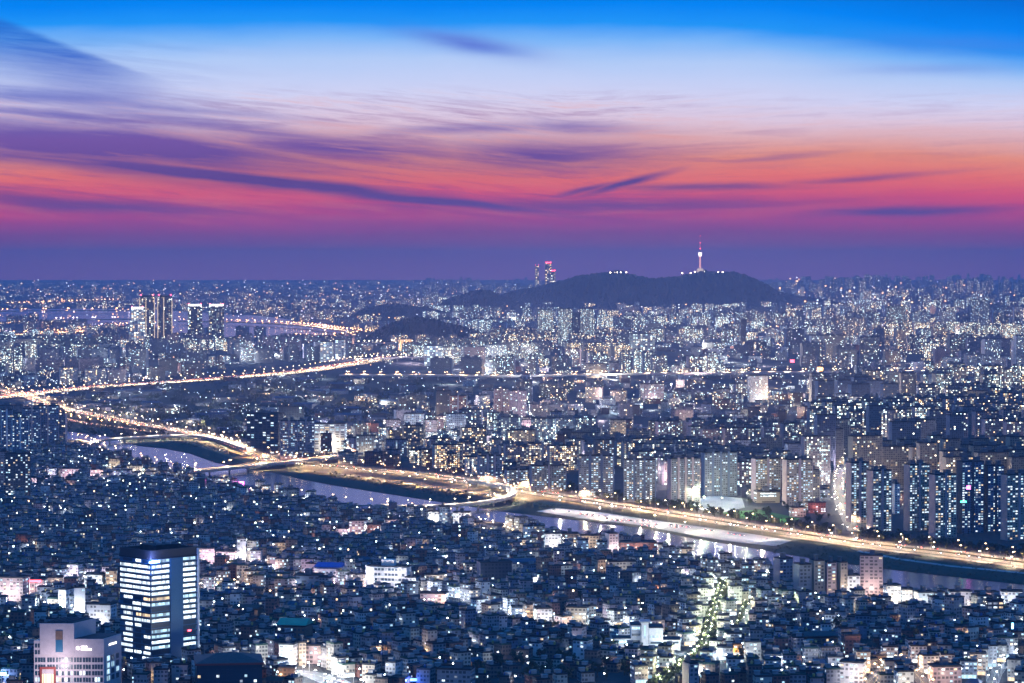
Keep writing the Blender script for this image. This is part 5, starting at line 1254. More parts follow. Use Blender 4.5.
for x, y, s in pts[okm]:
    px_, py_ = topx(x, y, 0)
    if not (-40 < px_ < 1064): continue
    if y < 9000 and py_ > 377 and px_ > 395 and py_ > 487 and px_ < 560: continue
    zn = zone(px_, py_)
    if zn is None or rnd.random() > zn['dens']: continue
    gu, gv, wu, wv = grid_uv(x, y); eu, ev = min(gu % 1, 1 - gu % 1) * wu, min(gv % 1, 1 - gv % 1) * wv
    if min(eu, ev) < 13: continue
    cell_ = (math.floor(gu), math.floor(gv)); cr = random.Random(cell_[0] * 7919 + cell_[1] * 104729)
    yaw = cr.choice((-.3, .27, .27, .40, .27, -.15)); mood = cr.choice((.15, .4, .8, 1.3, 1.9)); tint = cr.choice((-.1, 0, 0, .25, .6)); park = cr.random() < .05; clus = cr.random(); chh = cr.random(); cw = cr.choice(('beige', 'pink', 'grey', 'blue-grey', 'white', 'grey', 'beige'))
    if park and 4500 < y < 14000: continue
    pa = zn['apt']; k = 'apt' if clus < pa * .8 or rnd.random() < pa * .35 else ('shed' if rnd.random() < zn.get('shed', 0) else 'low')
    kf = max(1.0, s / 62.0); hcap = 1e9
    if px_ < 70 and 400 < py_ < 448: hcap = max(9.0, hgt(px_, 404 + rnd.uniform(0, 10), Vector((x, y, 0))))
    if k == 'apt':
        h = zn['h'][0] + (zn['h'][1] - zn['h'][0]) * (chh * .75 + rnd.random() * .25); L = rnd.uniform(28, 46) * min(kf, 1.6); W = 12 * min(kf, 1.5); wall = cw
        if rnd.random() < .18: L *= .55; h *= 1.12
    elif k == 'shed': h = rnd.uniform(7, 12); L = rnd.uniform(30, 60); W = rnd.uniform(20, 34); wall = rnd.choice(('grey', 'dark', 'blue-grey'))
    else:
        h = (rnd.choice((6, 8, 10, 12)) if py_ < 384 and 377 < py_ and px_ > 330 else rnd.choice((7, 9, 11, 13, 16, 20, 26))) * (1 if y < 9000 else 1.3); L = rnd.uniform(14, 32) * kf ** .7; W = rnd.uniform(12, 20) * kf ** .6; wall = rnd.choice(COLOURS + ['dark', 'beige', 'white'])
    if px_ < 400 and py_ < 432 and py_ > np.interp(px_, [-60, 0, 90, 180, 250, 345, 400], [402, 397, 388, 382, 377, 366, 356]) - 2.5: hcap = min(hcap, 11.0)
    h = min(h, hcap)
    blds.append(dict(k=k, x=x, y=y, L=L, W=W, h=h, rz=yaw + rnd.choice((0, 0, 0, math.pi / 2) if k != 'apt' else (0,)) , wall=wall, lit=zn['lit'] * mood * rnd.uniform(.35, .9), warm=min(1.0, max(0, zn['warm'] + tint + rnd.uniform(-.15, .2))), score=L * h / y ** 2, px=px_))
n_apt = sum(1 for r_ in REG if r_['o'].name.startswith('apartment_tower'))
apts = sorted([b for b in blds if b['k'] == 'apt' and 0 < b['px'] < 1024], key=lambda b: -b['score'])[:300 - n_apt]
offs = sorted([b for b in blds if b['k'] == 'low' and 0 < b['px'] < 1024 and b['h'] > 8], key=lambda b: -b['score'])[:220]
sheds = sorted([b for b in blds if b['k'] == 'shed' and 0 < b['px'] < 1024], key=lambda b: -b['score'])[:60]
solo = {id(b) for b in apts + offs + sheds}
far_city, mid_city = MB(), MB()
def heightword(h): return WNAMES.get(max(1, round(h / 3.1)), ('ten' if h < 33 else 'fifteen' if h < 50 else 'twenty' if h < 64 else 'twenty-five') + '-odd')
for b in blds:
    cs = max(3.3, b['y'] / F * .62); ch = max(3.0, b['y'] / F * .6)
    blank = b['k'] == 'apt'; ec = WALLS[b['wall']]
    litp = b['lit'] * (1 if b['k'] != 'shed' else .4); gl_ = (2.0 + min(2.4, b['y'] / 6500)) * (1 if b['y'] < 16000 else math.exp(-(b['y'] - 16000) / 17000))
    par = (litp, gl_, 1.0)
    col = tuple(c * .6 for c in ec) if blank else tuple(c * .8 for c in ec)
    if id(b) in solo:
        nm = {'apt': 'apartment_tower', 'low': 'office_building', 'shed': 'storage_shed'}[b['k']]
        root = empty(nm, (b['x'], b['y'], 0), b['rz'])
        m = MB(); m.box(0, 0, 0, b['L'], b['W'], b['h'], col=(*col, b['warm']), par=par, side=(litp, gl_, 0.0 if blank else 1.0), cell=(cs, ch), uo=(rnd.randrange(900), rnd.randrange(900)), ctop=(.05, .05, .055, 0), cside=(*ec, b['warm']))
        m.build('facade', FAC, root)
        if b['k'] == 'shed':
            m = MB(); m.gable(0, 0, 0, b['L'] + 1.5, b['W'] + 1.5, 3.2, 0, hip=.02); m.build('roof', M[rnd.choice(('tile_grey', 'tile_blue'))], root, (0, 0, b['h']))
            reg(root, f'low {b["wall"]} shed with a shallow ridged roof', 'shed', 'sheds on the dark fields across the river')
        else:
            rf = roof_mesh('roof', b['L'], b['W'], 'roof_dark').build('roof', M['roof_dark'], root, (0, 0, b['h']))
            nh = 1 if b['k'] == 'low' or b['L'] < 30 else 2
            housing(rf, b['L'], b['W'], b['h'], nh, rnd)
            if blank:
                for sgn in (-1, 1):
                    m = MB(); m.box(sgn * (b['L'] / 2 + .35), 0, 0, .66, b['W'] + .7, b['h'] + .3, col=(*ec, 0), par=(0, 1, 0)); m.build('end_wall', FAC, root)
            dens = 'few lit windows' if litp < .3 else 'many lit windows' if litp > .5 else 'scattered lit windows'
            reg(root, f'{b["wall"]} {heightword(b["h"])}-storey {"apartment slab" if b["L"] > 24 else "apartment tower"}, {dens}' if blank else f'{b["wall"]} {heightword(b["h"])}-storey block, {dens}', 'apartment' if blank else 'office', 'apartment towers of the city' if blank else 'city blocks across the river')
    else:
        mb = mid_city if b['y'] < 12500 else far_city
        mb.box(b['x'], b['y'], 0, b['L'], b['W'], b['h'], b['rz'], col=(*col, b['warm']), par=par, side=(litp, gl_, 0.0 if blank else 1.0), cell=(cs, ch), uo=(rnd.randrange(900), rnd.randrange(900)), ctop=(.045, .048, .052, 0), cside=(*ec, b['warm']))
        if b['k'] == 'apt':
            c, s = math.cos(b['rz']), math.sin(b['rz'])
            for kx in (-.25, .25): mb.box(b['x'] + kx * b['L'] * c, b['y'] + kx * b['L'] * s, b['h'], min(9, b['L'] * .2), b['W'] * .5, 5, b['rz'], col=(.10, .10, .105, 0), par=(0, 1, 0))
tag(town.build('low_rise_town', TOWN_MATS), 'dense low rise houses filling the town up to the river', 'houses', kind='stuff')
tag(mid_city.build('middle_distance_city', FAC), 'city blocks filling the middle distance', 'buildings', kind='stuff')
tag(far_city.build('far_city', FAC), 'hazy far city reaching the horizon', 'buildings', kind='stuff')

# ------------------------------------------------------------------ lamps in the lanes and the scattered points of light beyond
BR = {'cool': 9, 'pink': 9, 'warm': 7, 'leafy': 10, 'white': 9, 'warmwhite': 8}
ALLEY = []
for k, ptsx, wd, colr, f, sp, where in STREETS:
    for i, (p, d_, l) in enumerate(walk(R['st_' + k], sp, sp / 2)):
        x, y = topx(p.x, p.y, 0)
        if not (-20 < x < 1044 and y < 700): continue
        sg = 1 if i % 2 else -1
        ALLEY.append((p + l * sg * (wd / 2 - .8), math.atan2(-l.y * sg, -l.x * sg), 7.0, 1.2, colr, BR[colr] * f * KW * (1.3 if colr == 'leafy' else 1), .45 if colr == 'leafy' else .75, 'street lamp on ' + where, 'lamps on ' + where))
for a_ in ALLEY: street_lamp(*a_, name='lane_lamp')
free = np.nonzero((px > -10) & (px < 1034) & (xy.shape[0] >= 0))[0] if False else None
lane = []
L1 = np.array([(a, b) for a, b, _ in L0])
dz = L1[:, 1] * math.cos(PITCH) + H * math.sin(PITCH); qx = CX + F * L1[:, 0] / dz; qy = CY - F * (L1[:, 1] * math.sin(PITCH) - H * math.cos(PITCH)) / dz
sel = np.nonzero((qx > 0) & (qx < 1024) & (L1[:, 1] > 2060) & (qy > np.interp(qx, sx_, sy_) + 5))[0]; rnd.shuffle(sel)
nl = 0; town_lamps = MB()
for i in sel:
    x, y, phi = L0[i]; ax = x - math.sin(phi) * -9.5 * 0 + math.cos(phi) * 7.2; ay = y + math.sin(phi) * 7.2 - 8.5
    if nl < 150:
        street_lamp((ax, ay, 0), rnd.uniform(0, 6.28), 6.5, .8, 'cool' if rnd.random() < .7 else 'warm', rnd.uniform(1.4, 5.0) * KW, .62, 'small lane lamp among the dark roofs of the low town', 'lane lamps among the roofs', 'lane_lamp')
    elif nl < 760:
        town_lamps.box(ax, ay, 7 + rnd.uniform(0, 5), .9, .9, .6, bottom=True)
        if nl % 2 == 0: lamp_light(None, (ax, ay - .9, 6.6), 'cool' if rnd.random() < .7 else 'warm', rnd.choice((1600, 3200, 6500)), .3)
    nl += 1
tag(town_lamps.build('lane_lights', M['head_cool']), 'small lamps and lit stairways among the roofs', 'lights', kind='stuff')
# points of light over the plain
dots = {k: MB() for k in ('cool', 'white', 'warm', 'pink', 'amber')}
for k in range(2700):
    x = rnd.uniform(0, 1024); y = 284 + (rnd.random() ** 1.15) * 175
    if x < 60 and 400 < y < 450: continue
    hw = np.interp(x, [p[0] for p in EXPW][::-1], [p[1] for p in EXPW][::-1])
    if y > hw - 6 or (x < 265 and y > 432): continue
    p = at(x, y)
    if rnd.random() < .6:
        gu, gv, wu, wv = grid_uv(p.x, p.y); c_, s_ = math.cos(.27), math.sin(.27)
        if rnd.random() < .6: sh = (round(gu) - gu) * wu; p = Vector((p.x + sh * c_, p.y + sh * s_, 0))
        else: sh = (round(gv) - gv) * wv; p = Vector((p.x - sh * s_, p.y + sh * c_, 0))
    if any(in_poly(np.array([[p.x, p.y]]), hp)[0] for hp in HILLS[:4]): continue
    if x > 780 and y < 318 and rnd.random() < .5: dots[rnd.choice(('amber', 'warm', 'white'))].box(p.x, p.y, rnd.uniform(10, 110), p.y / F * 1.2, p.y / F * 1.2, p.y / F * 1.2, bottom=True)
    dark = 60 < x < 480 and 384 < y < 440
    if dark and rnd.random() < .15: continue
    z = rnd.uniform(4, 14) if y > 370 else rnd.uniform(6, 60)
    sz = p.y / F * rnd.uniform(.35, .8) * (1.35 if y < 332 else 1)
    warm = y < 338 and (x < 450 or rnd.random() < .55)
    c = rnd.choice(('amber', 'amber', 'warm', 'pink', 'white')) if warm else rnd.choice(('cool', 'white', 'white', 'warm', 'pink', 'amber') if y < 372 else ('cool', 'cool', 'white', 'white', 'warm'))
    dots[c].box(p.x, p.y, z, sz, sz, sz * .8, bottom=True)
for c, mb in dots.items(): tag(mb.build('city_lights', glow('city_light_' + c, LCOL[c], 6.5 if c in ('amber', 'warm') else 4.5)), 'scattered lamps and signs over the far plain', 'lights', kind='stuff')
for x, y, c, pw, z in [(395, 352, 'warm', 900, 20), (410, 352, 'warm', 700, 20), (450, 348, 'warmwhite', 900, 22), (440, 370, 'white', 500, 14), (462, 369, 'white', 500, 14), (480, 368, 'white', 500, 14), (500, 362, 'white', 500, 20), (490, 366, 'warmwhite', 400, 14), (515, 358, 'white', 400, 20),
                       (543, 352, 'white', 500, 25), (640, 344, 'warm', 400, 25), (700, 352, 'white', 500, 25), (720, 349, 'white', 500, 25), (828, 392, 'white', 200, 15), (868, 408, 'white', 200, 15), (880, 420, 'pink', 220, 15), (945, 425, 'white', 200, 15), (925, 412, 'pink', 160, 15),
                       (820, 470, 'pink', 90, 14), (842, 470, 'pink', 90, 14), (852, 492, 'white', 60, 12), (838, 505, 'white', 40, 10), (700, 499, 'white', 120, 20), (735, 503, 'white', 90, 20), (716, 508, 'white', 90, 18), (745, 515, 'leafy', 60, 14), (780, 520, 'leafy', 35, 14), (760, 508, 'amber', 40, 12),
                       (640, 430, 'red', 60, 14), (500, 432, 'pink', 160, 14), (530, 440, 'pink', 130, 14), (560, 442, 'white', 130, 14), (590, 446, 'warmwhite', 130, 14), (620, 446, 'white', 110, 14), (660, 432, 'white', 120, 14), (690, 428, 'pink', 140, 14), (720, 450, 'pink', 110, 14), (760, 420, 'white', 160, 14), (700, 408, 'pink', 200, 16), (780, 414, 'warm', 160, 14), (650, 410, 'white', 200, 16), (600, 400, 'white', 220, 16), (560, 404, 'white', 220, 16),
                       (268, 378, 'white', 260, 14), (284, 391, 'white', 170, 14), (306, 396, 'white', 150, 14), (352, 402, 'warm', 150, 12), (380, 404, 'white', 160, 16), (150, 397, 'white', 120, 12), (130, 404, 'white', 100, 12), (216, 400, 'white', 100, 12), (56, 396, 'white', 160, 12), (60, 404, 'warm', 150, 12), (175, 410, 'white', 80, 12), (200, 412, 'cool', 80, 12), (240, 408, 'cool', 80, 12), (110, 396, 'cool', 90, 12), (90, 402, 'white', 100, 12),
                       (290, 448, 'warm', 90, 14), (330, 452, 'warmwhite', 120, 14), (350, 450, 'warmwhite', 120, 14), (372, 446, 'white', 120, 14), (395, 447, 'warm', 90, 14), (415, 444, 'white', 120, 14), (440, 442, 'white', 120, 14), (455, 452, 'white', 70, 14),
                       (30, 372, 'cool', 400, 30), (70, 366, 'cool', 500, 30), (110, 362, 'white', 400, 30), (150, 368, 'warmwhite', 400, 24), (200, 366, 'cool', 400, 24), (240, 362, 'white', 300, 24), (300, 360, 'cool', 300, 24),
                       (900, 340, 'warmwhite', 700, 30), (890, 338, 'warmwhite', 700, 30), (960, 340, 'pink', 500, 30), (990, 330, 'warm', 700, 40), (1010, 325, 'warm', 700, 40), (930, 352, 'warm', 400, 20), (850, 330, 'pink', 500, 30), (870, 318, 'warm', 700, 40)]:
    p = at(x, y); lamp_light(None, (p.x, p.y - 8, z), (1.0, .1, .15) if c == 'red' else c, pw * KW * .6, 1.5)  # fixtureless light put in for the glow around a bright spot

pool = random.Random(77); placed = 0  # extra point lights without fixtures, strewn at random for street glow
while placed < 430:
    x = pool.uniform(0, 1024); y = 300 + pool.random() ** .8 * 215
    hw = np.interp(x, [p[0] for p in EXPW][::-1], [p[1] for p in EXPW][::-1])
    if y > hw - 20 or zone(x, y) is None: continue
    if any(in_poly(np.array([[at(x, y).x, at(x, y).y]]), [(q_.x, q_.y) for q_ in pl])[0] for pl in (RIVER, RIVER2, BANK, BANK2)): continue
    if x < 480 and 384 < y < 430 and pool.random() < .35: continue
    p = at(x, y)
    if any(in_poly(np.array([[p.x, p.y]]), hp)[0] for hp in HILLS[:4]): continue
    gu, gv, wu, wv = grid_uv(p.x, p.y); c2, s2 = math.cos(.27), math.sin(.27)
    if pool.random() < .6: sh = (round(gu) - gu) * wu; p = Vector((p.x + sh * c2, p.y + sh * s2, 0))
    else: sh = (round(gv) - gv) * wv; p = Vector((p.x - sh * s2, p.y + sh * c2, 0))
    if x > 780 and y < 330: c_ = pool.choice(('amber', 'warm', 'warmwhite', 'pink'))
    elif x < 420 and y < 336: c_ = pool.choice(('amber', 'warm', 'pink'))
    else: c_ = pool.choice(('white', 'white', 'pink', 'pink', 'warmwhite', 'cool', 'warm'))
    lamp_light(None, (p.x, p.y, pool.choice((9, 14, 22)) + max(0, p.y - 7000) / 900), c_, pool.choice((20, 34, 60, 130)) * (.4 if p.y < 5000 else .6 if p.y > 9000 else .9) * KW * (p.y / 4500) ** 2, 1.5); placed += 1
for x, y in ((694, 504), (712, 496), (741, 499), (747, 507), (722, 512), (704, 511)):
    p = at(x, y); street_lamp((p.x, p.y, 0), 0, 18, 0, 'leafy', 60 * KW, 1.1, 'floodlight mast at the edge of the sports ground', 'floodlights of the sports ground')
# ------------------------------------------------------------------ signs
def lit_sign(label, x, y, wpx, hpx, m, p_y=None, ball=False, light=None):
    base = at(x, p_y); z = hgt(x, y, base); k = base.y / F
    r = empty('illuminated_sign', (base.x, base.y - 9, 0)); tag(r, label, 'sign')
    if ball:
        mb = MB(); n = 10
        bmx = bmesh.new(); bmesh.ops.create_icosphere(bmx, subdivisions=2, radius=wpx * k / 2); me = bpy.data.meshes.new('globe'); bmx.to_mesh(me); bmx.free(); me.materials.append(M[m]); link('globe', me, r, (0, 0, z))
    else:
        mb = MB(); mb.box(0, 0, z - hpx * k / 2, wpx * k, .6, hpx * k, bottom=True); mb.build('panel', M[m], r)
        mb = MB(); mb.box(0, .55, z - hpx * k / 2 - .3, wpx * k + .6, .4, hpx * k + .6, bottom=True); mb.build('frame', M['metal_dark'], r)
    mb = MB(); mb.cyl(0, .9, 0, z, .3, 6); mb.build('post', M['metal_dark'], r)
    if light: lamp_light(r, (0, -4, z), light[0], light[1] * KW, .6)
lit_sign('round red glowing globe sign over the mid city roofs', 647, 441, 7, 7, 'sign_red', 446, True, ((1, .05, .1), 120))
lit_sign('magenta lit sign on the south bank by the bridge', 242, 483, 5, 4, 'sign_magenta', 488, False, ((1, .1, .8), 30))
lit_sign('deep blue lit sign under the hairpin ramp', 371, 512, 4, 3, 'sign_deep_blue', 516, False, ((.1, .2, 1), 30))
lit_sign('magenta sign high on a dark riverfront slab', 967, 487, 4, 3.5, 'sign_magenta', 533.5)
lit_sign('green lit sign band between riverfront slabs', 962, 501, 6, 1.6, 'sign_green', 536)
lit_sign('tall blue light strip above the dark roofs', 1010.5, 627, 1.6, 11, 'sign_cyan', 640, False, ((.15, .4, 1), 12))
lit_sign('deep blue canopy sign at the front street', 412, 678, 10, 2.5, 'sign_deep_blue', 684, False, ((.1, .2, 1), 8))
lit_sign('blue lit sign panel at the lower picture corner', 4, 672, 9, 3, 'sign_cyan', 684, False, ((.2, .4, 1), 10))
lit_sign('orange globe lamp sign by the crossing of the tree lined street', 731, 649, 5, 5, 'sign_orange', 655, True, ((1, .5, .1), 6))
lit_sign('red glowing sign letters on the pink shop block', 37, 580, 12, 2.2, 'sign_red', 597)
lit_sign('small red sign among the mid city houses', 681, 413, 3, 2.2, 'sign_red', 416)
lit_sign('red lit sign far beyond the elevated highway', 792, 361, 4, 3, 'sign_red', 366)
lit_sign('orange lit sign at the elevated highway', 819, 369, 7, 4, 'sign_orange', 374)
lit_sign('tall blue strip in the mid city', 587, 326, 2, 8, 'sign_deep_blue', 345)

# ------------------------------------------------------------------ trees
def tree_proto(seed, h=9.0):
    r = random.Random(seed); t_ = MB(); t_.bar((0, 0, 0), (0, 0, h * .5), .32, .18, 7)
    for k in range(5):
        a = k * 1.257 + r.random(); t_.bar((0, 0, h * (.26 + .04 * k)), (math.cos(a) * h * .2, math.sin(a) * h * .2, h * (.5 + .05 * k)), .12, .05, 5)
    cr = MB(); lobes = [(r.uniform(-.24, .24) * h, r.uniform(-.24, .24) * h, h * r.uniform(.42, .86), h * r.uniform(.12, .22)) for _ in range(9)]
    for k in range(330):
        lx, ly, lz, lr = r.choice(lobes); v = Vector((r.gauss(0, 1), r.gauss(0, 1), r.gauss(0, 1))).normalized() * lr * (r.random() ** .4)
        c = Vector((lx, ly, lz)) + v; n = (v + Vector((r.gauss(0, .5), r.gauss(0, .5), r.gauss(0, .5)))).normalized(); u = n.orthogonal().normalized(); w2 = n.cross(u); s = r.uniform(.35, .75)
        b = len(cr.v); cr.v += [tuple(c + u * s), tuple(c + w2 * s * .7), tuple(c - u * s), tuple(c - w2 * s * .7)]; cr.face((b, b + 1, b + 2, b + 3))
    return t_.build('trunk', M['trunk'], link_it=False), cr.build('crown', M['leaf'], link_it=False)
PROTO = [tree_proto(s) for s in range(5)]
def tree(x, y, label, group, k=None):
    t_, c_ = rnd.choice(PROTO); r = empty('tree', (x, y, 0), rnd.uniform(0, 6.28)); s = k or rnd.uniform(.75, 1.35); r.scale = (s * rnd.uniform(.9, 1.15), s, s * rnd.uniform(.7, .95))
    link('trunk', t_, r); link('crown', c_, r); tag(r, label, 'tree', group)
nt = 0
for y, x, rz in cand['tree']:
    if nt < 70 and -5 < CX + F * x / y < 1030 and y > 2070: tree(x, y, 'dark round tree filling a gap between houses of the low town', 'trees among the low houses', rnd.uniform(1.0, 1.7)); nt += 1
for p, d_, l in walk(R['exp'], 27, 5):
    x, y = topx(p.x, p.y, 0)
    if 555 < x < 1035:
        q_ = p + l * 32 if l.y > 0 else p - l * 32
        tree(q_.x + rnd.uniform(-4, 4), q_.y + rnd.uniform(-4, 6), 'dark tree in the row between the expressway and the apartment towers', 'trees between expressway and apartments', rnd.uniform(.9, 1.5))
for p, d_, l in walk(R['st_g'], 14, 6):
    for sg in (-1, 1):
        q_ = p + l * sg * 3.6; tree(q_.x, q_.y, 'lamp lit tree in the avenue of the tree lined street', 'trees of the tree lined street', rnd.uniform(.85, 1.15))
for p, d_, l in walk(R['st_h'], 15, 6):
    q_ = p + l * 2.5; tree(q_.x, q_.y, 'lamp lit tree along the short leafy lane', 'trees of the short leafy lane', rnd.uniform(.6, .9))
for p, d_, l in walk(R['loop'], 44, 8):
    q_ = p - l * 12 if l.y > 0 else p + l * 12; tree(q_.x, q_.y, 'small dark bush tree on the dry grass embankment', 'trees on the embankment', rnd.uniform(.4, .75))
for k in range(58):
    x = rnd.uniform(560, 1030); y = np.interp(x, [p[0] for p in EXPW][::-1], [p[1] for p in EXPW][::-1]) - rnd.uniform(5.5, 11); p = at(x, y)
    if any((p.x - fx) ** 2 + (p.y - fy) ** 2 < (fr * .8) ** 2 for fx, fy, fr in FOOT): continue
    if 828 < x < 856 and rnd.random() < .9: continue
    tree(p.x, p.y, 'dark tree scattered in the green strip below the apartment towers', 'trees in the strip below the apartments', rnd.uniform(.8, 1.5))
for k in range(28):
    x, y = rnd.choice(((rnd.uniform(806, 832), rnd.uniform(498, 524)), (rnd.uniform(745, 806), rnd.uniform(505, 522)), (rnd.uniform(660, 700), rnd.uniform(500, 508)))); p = at(x, y)
    tree(p.x, p.y, 'dark tree around the sports ground and the garage', 'trees around the sports ground', rnd.uniform(.8, 1.4))
# woods on the dark fields: one mass
wood = MB(); lr = random.Random(9)
def clump(mb, x, y, h):
    for k in range(26):
        c = Vector((x + lr.gauss(0, h * .35), y + lr.gauss(0, h * .35), h * lr.uniform(.15, 1.0))); n = Vector((lr.gauss(0, 1), lr.gauss(0, 1), lr.gauss(0, 1) + .6)).normalized(); u = n.orthogonal().normalized(); w2 = n.cross(u); s = h * lr.uniform(.10, .22)
        b = len(mb.v); mb.v += [tuple(c + u * s), tuple(c + w2 * s), tuple(c - u * s), tuple(c - w2 * s)]; mb.face((b, b + 1, b + 2, b + 3))
for k in range(900):
    x, y = lr.uniform(60, 470), lr.uniform(378, 440)
    p = at(x, y)
    if dist_roads(np.array([[p.x, p.y]]), SEG)[0] < 10 or in_poly(np.array([[p.x, p.y]]), [(q_.x, q_.y) for q_ in RIVER])[0]: continue
    clump(wood, p.x, p.y, lr.uniform(6, 13))
for k in range(260):
    x = lr.uniform(330, 560); y = np.interp(x, [300, 400, 500, 560], [472, 489, 503, 511]) + lr.uniform(-5, 1.5); p = at(x, y); clump(wood, p.x, p.y, lr.uniform(1.5, 3.5))
for k in range(420):
    x = lr.uniform(770, 1030); f_ = lr.random(); y = np.interp(x, [780, 880, 940, 1024], [545, 551, 558, 569]) * (1 - f_) + np.interp(x, [780, 840, 900, 1024], [553, 563, 571, 585]) * f_; p = at(x, y); clump(wood, p.x, p.y, lr.uniform(.8, 2.6))
for k in range(260):
    x = lr.uniform(560, 1030); y = np.interp(x, [p[0] for p in EXPW][::-1], [p[1] for p in EXPW][::-1]) - lr.uniform(4.5, 9)
    if 828 < x < 858: continue
    p = at(x, y); clump(wood, p.x, p.y, lr.uniform(3, 8))
for k in range(120):
    x = lr.uniform(165, 262); y = np.interp(x, [165, 215, 262], [441, 449, 464]) + lr.uniform(-4, 2); p = at(x, y); clump(wood, p.x, p.y, lr.uniform(2, 4))
tag(wood.build('woodland', M['leaf']), 'dark woodland and scrub on the fields and banks', 'woods', kind='stuff')

# ------------------------------------------------------------------ cars
M['car_white'] = mat('car_white', (.6, .6, .6), .3, .2); M['car_black'] = mat('car_black', (.02, .02, .022), .25, .3); M['car_silver'] = mat('car_silver', (.35, .36, .38), .3, .5)
M['headlight'] = glow('headlight', (1.0, .95, .85), 30); M['taillight'] = glow('taillight', (1.0, .05, .04), 12)
_car = {}
def car_mesh():
    if _car: return _car
    for c in ('white', 'black', 'silver'):
        b = MB(); b.box(0, 0, .32, 4.5, 1.8, .62, bottom=True, taper=.97); _car[c] = b.build('body', M['car_' + c], link_it=False)
    b = MB(); b.box(-.2, 0, .93, 2.6, 1.6, .55, taper=.8); _car['cabin'] = b.build('cabin', M['glass_dark'], link_it=False)
    b = MB(); b.cyl(0, 0, -.12, .12, .33, 10); _car['wheel'] = b.build('wheel', M['metal_dark'], link_it=False)
    b = MB(); b.box(0, 0, 0, .16, .5, .26, bottom=True); _car['headlight'] = b.build('headlight', M['headlight'], link_it=False); _car['taillight'] = b.build('taillight', M['taillight'], link_it=False)
    return _car
def car(p, ang, colour, label, group):
    cm = car_mesh(); r = empty('car', p, ang); tag(r, label, 'car', group)
    link('body', cm[colour], r); link('cabin', cm['cabin'], r)
    for sy in (-.6, .6): link('headlight', cm['headlight'], r, (2.26, sy, .6)); link('taillight', cm['taillight'], r, (-2.26, sy, .68))
    for sx in (-1.4, 1.4):
        for sy in (-.86, .86): o = link('wheel', cm['wheel'], r, (sx, sy, .33)); o.rotation_euler = (math.pi / 2, 0, 0)
def traffic(path, n, lanes, label, group, z=.05):
    w_ = walk(path, 8, 4); w_ = [q_ for q_ in w_ if 0 < topx(q_[0].x, q_[0].y, 0)[0] < 1024]
    for p, d_, l in rnd.sample(w_, min(n, len(w_))):
        ln = rnd.choice(lanes); q_ = p + l * ln; ang = math.atan2(d_.y, d_.x) + (math.pi if ln > 0 else 0)
        col = rnd.choice(('white', 'black', 'silver')); car((q_.x, q_.y, q_.z + z), ang, col, f'{col} car with lights on, {label}', group + ', ' + col)
traffic(R['exp'], 120, (-14, -10, -6, 6, 10, 14), 'driving on the riverside expressway', 'cars on the riverside expressway')
traffic(R['bridge'], 10, (-8, -4, 4, 8), 'crossing the straight river bridge', 'cars on the straight bridge')
traffic(R['avenue'], 26, (-10, -6, 6, 10), 'on the bright avenue between apartments', 'cars on the bright avenue')
traffic(R['exp2'], 24, (-9, -5, 5, 9), 'on the slanting expressway across the river', 'cars on the slanting expressway')
traffic(R['st_f'], 10, (-3, 3), 'on the white lit street past the mart', 'cars on the mart street')
traffic(R['st_i'], 8, (-5, 5), 'at the floodlit crossing', 'cars at the floodlit crossing')

LOT = [(at(x, y), at(x2, y2)) for x, y, x2, y2 in ((560, 511.5, 700, 532), (575, 514, 690, 534.5), (640, 521, 770, 541))]
for A_, B_ in LOT:
    for k in range(22):
        if rnd.random() < .45: continue
        p = A_.lerp(B_, (k + .5) / 22); dv = (B_ - A_); car((p.x, p.y, 1.02), math.atan2(dv.y, dv.x) + math.pi / 2, rnd.choice(('white', 'black', 'silver')), 'car parked in a bay of the lit riverside parking lot', 'cars in the riverside parking lot')
# ------------------------------------------------------------------ labels that single each building out
LM = [('the pink hotel', 71, 692), ('the glass office tower', 155, 668), ('the green roofed hall', 294, 642), ('the white school', 388, 587), ('the blue roofed hall', 330, 579), ('the cream block', 578, 627), ('the white mart', 652, 650),
      ('the tree-lined street', 712, 622), ('the short leafy lane', 748, 615), ('the brick factory', 638, 554), ('the lone pink block', 872, 597), ('the riverside shops', 908, 607), ('the amber yard', 900, 680), ('the long white store', 778, 668), ('the wide dark block', 495, 584), ('the floodlit crossing', 310, 674),
      ('the dark hipped hall', 226, 690), ('the bridge end', 184, 473), ('the hairpin ramp', 450, 510), ('the parking lot', 660, 525), ('the sports ground', 718, 503), ('the bright avenue', 832, 485), ('the salmon bridgehead towers', 297, 458), ('the blank white block', 576, 434), ('the salmon pair towers', 510, 422),
      ('the red globe sign', 647, 446), ('the elevated highway', 640, 374), ('the twin skyscrapers', 156, 352), ('the riverside junction', 430, 362), ('the bright residential trio', 565, 346), ('the cyan twin office', 333, 362), ('the dark far pair', 895, 336), ('the riverfront row', 945, 535), ('the wooded hill', 660, 312), ('the lone thin dark tower', 743, 350), ('the lane lamps by the long shed', 524, 572)]
LMP = [(n, at(x, y)) for n, x, y in LM][:-1]
bykey = {}
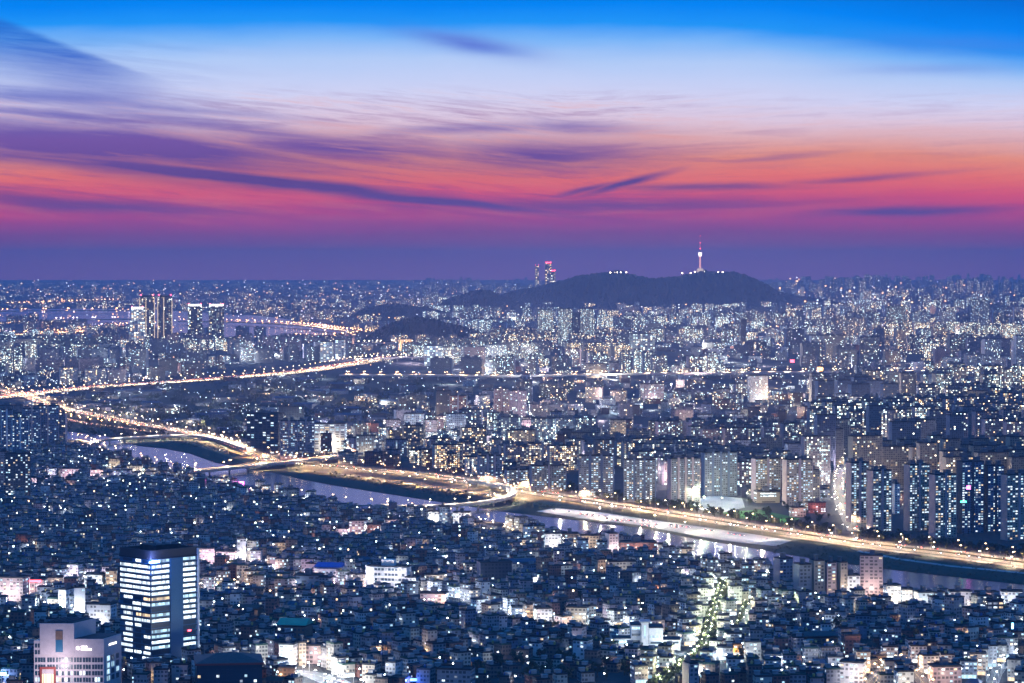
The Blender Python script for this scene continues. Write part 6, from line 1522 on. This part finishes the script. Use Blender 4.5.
for r_ in REG:
    p = r_['p']; best = min(LMP, key=lambda q_: math.hypot(q_[1].x - p.x, (q_[1].y - p.y) * .6)); dx, dy = p.x - best[1].x, p.y - best[1].y
    near = 'close' if math.hypot(dx, dy) < 90 else 'further'
    rel = ('left of' if dx < 0 else 'right of') if abs(dx) > abs(dy) * .6 else ('behind' if dy > 0 else 'before')
    r_['rel'] = f'{rel} {best[0]}'; r_['dist'] = math.hypot(dx, dy)
    bykey.setdefault((r_['desc'], r_['rel']), []).append(r_)
ORD = ['nearest', 'second', 'third', 'fourth', 'fifth', 'sixth', 'seventh', 'eighth', 'ninth', 'tenth', 'eleventh', 'twelfth', 'thirteenth', 'fourteenth', 'fifteenth']
for (desc, rel), rs in bykey.items():
    if len(desc.split()) > 9 or ',' not in desc:
        for r_ in rs: tag(r_['o'], r_['desc'] if ',' not in desc and len(rs) == 1 else r_['desc'] + ', ' + rel, r_['cat'], r_['group'])
        if ',' not in desc and len(rs) == 1: continue
    rs.sort(key=lambda r_: r_['dist'])
    for i, r_ in enumerate(rs):
        lab = f'{desc}, {rel}' if len(rs) == 1 else f'{desc}, {ORD[i] if i < 15 else "far"} {rel}'
        if len(lab.replace(',', '').split()) > 16: lab = lab.replace(' storey', '').replace(' on its', ' on')
        if len(lab.replace(',', '').split()) > 16: lab = lab.replace(' lit windows', ' lit').replace('small house', 'house').replace(' ridged roof', ' roof').replace(' hipped roof', ' roof')
        tag(r_['o'], lab, r_['cat'], r_['group'])

# ------------------------------------------------------------------ the air
def haze():
    mb = MB(); x0, x1, y0, y1, z0, z1 = -14000, 14000, -400, 52000, -3, 530
    mb.box((x0 + x1) / 2, (y0 + y1) / 2, z0, x1 - x0, y1 - y0, z1 - z0, bottom=True)
    m = bpy.data.materials.new('haze'); m.use_nodes = True; t = m.node_tree; t.nodes.clear()
    o = t.nodes.new('ShaderNodeOutputMaterial'); v = t.nodes.new('ShaderNodeVolumePrincipled')
    v.inputs['Color'].default_value = (.70, .63, .84, 1); v.inputs['Density'].default_value = HAZE; v.inputs['Anisotropy'].default_value = .0
    t.links.new(v.outputs[0], o.inputs['Volume'])
    tag(mb.build('haze', m), 'thin dusk haze over the whole city', 'haze', kind='stuff')
HAZE = 4.0e-5
haze()
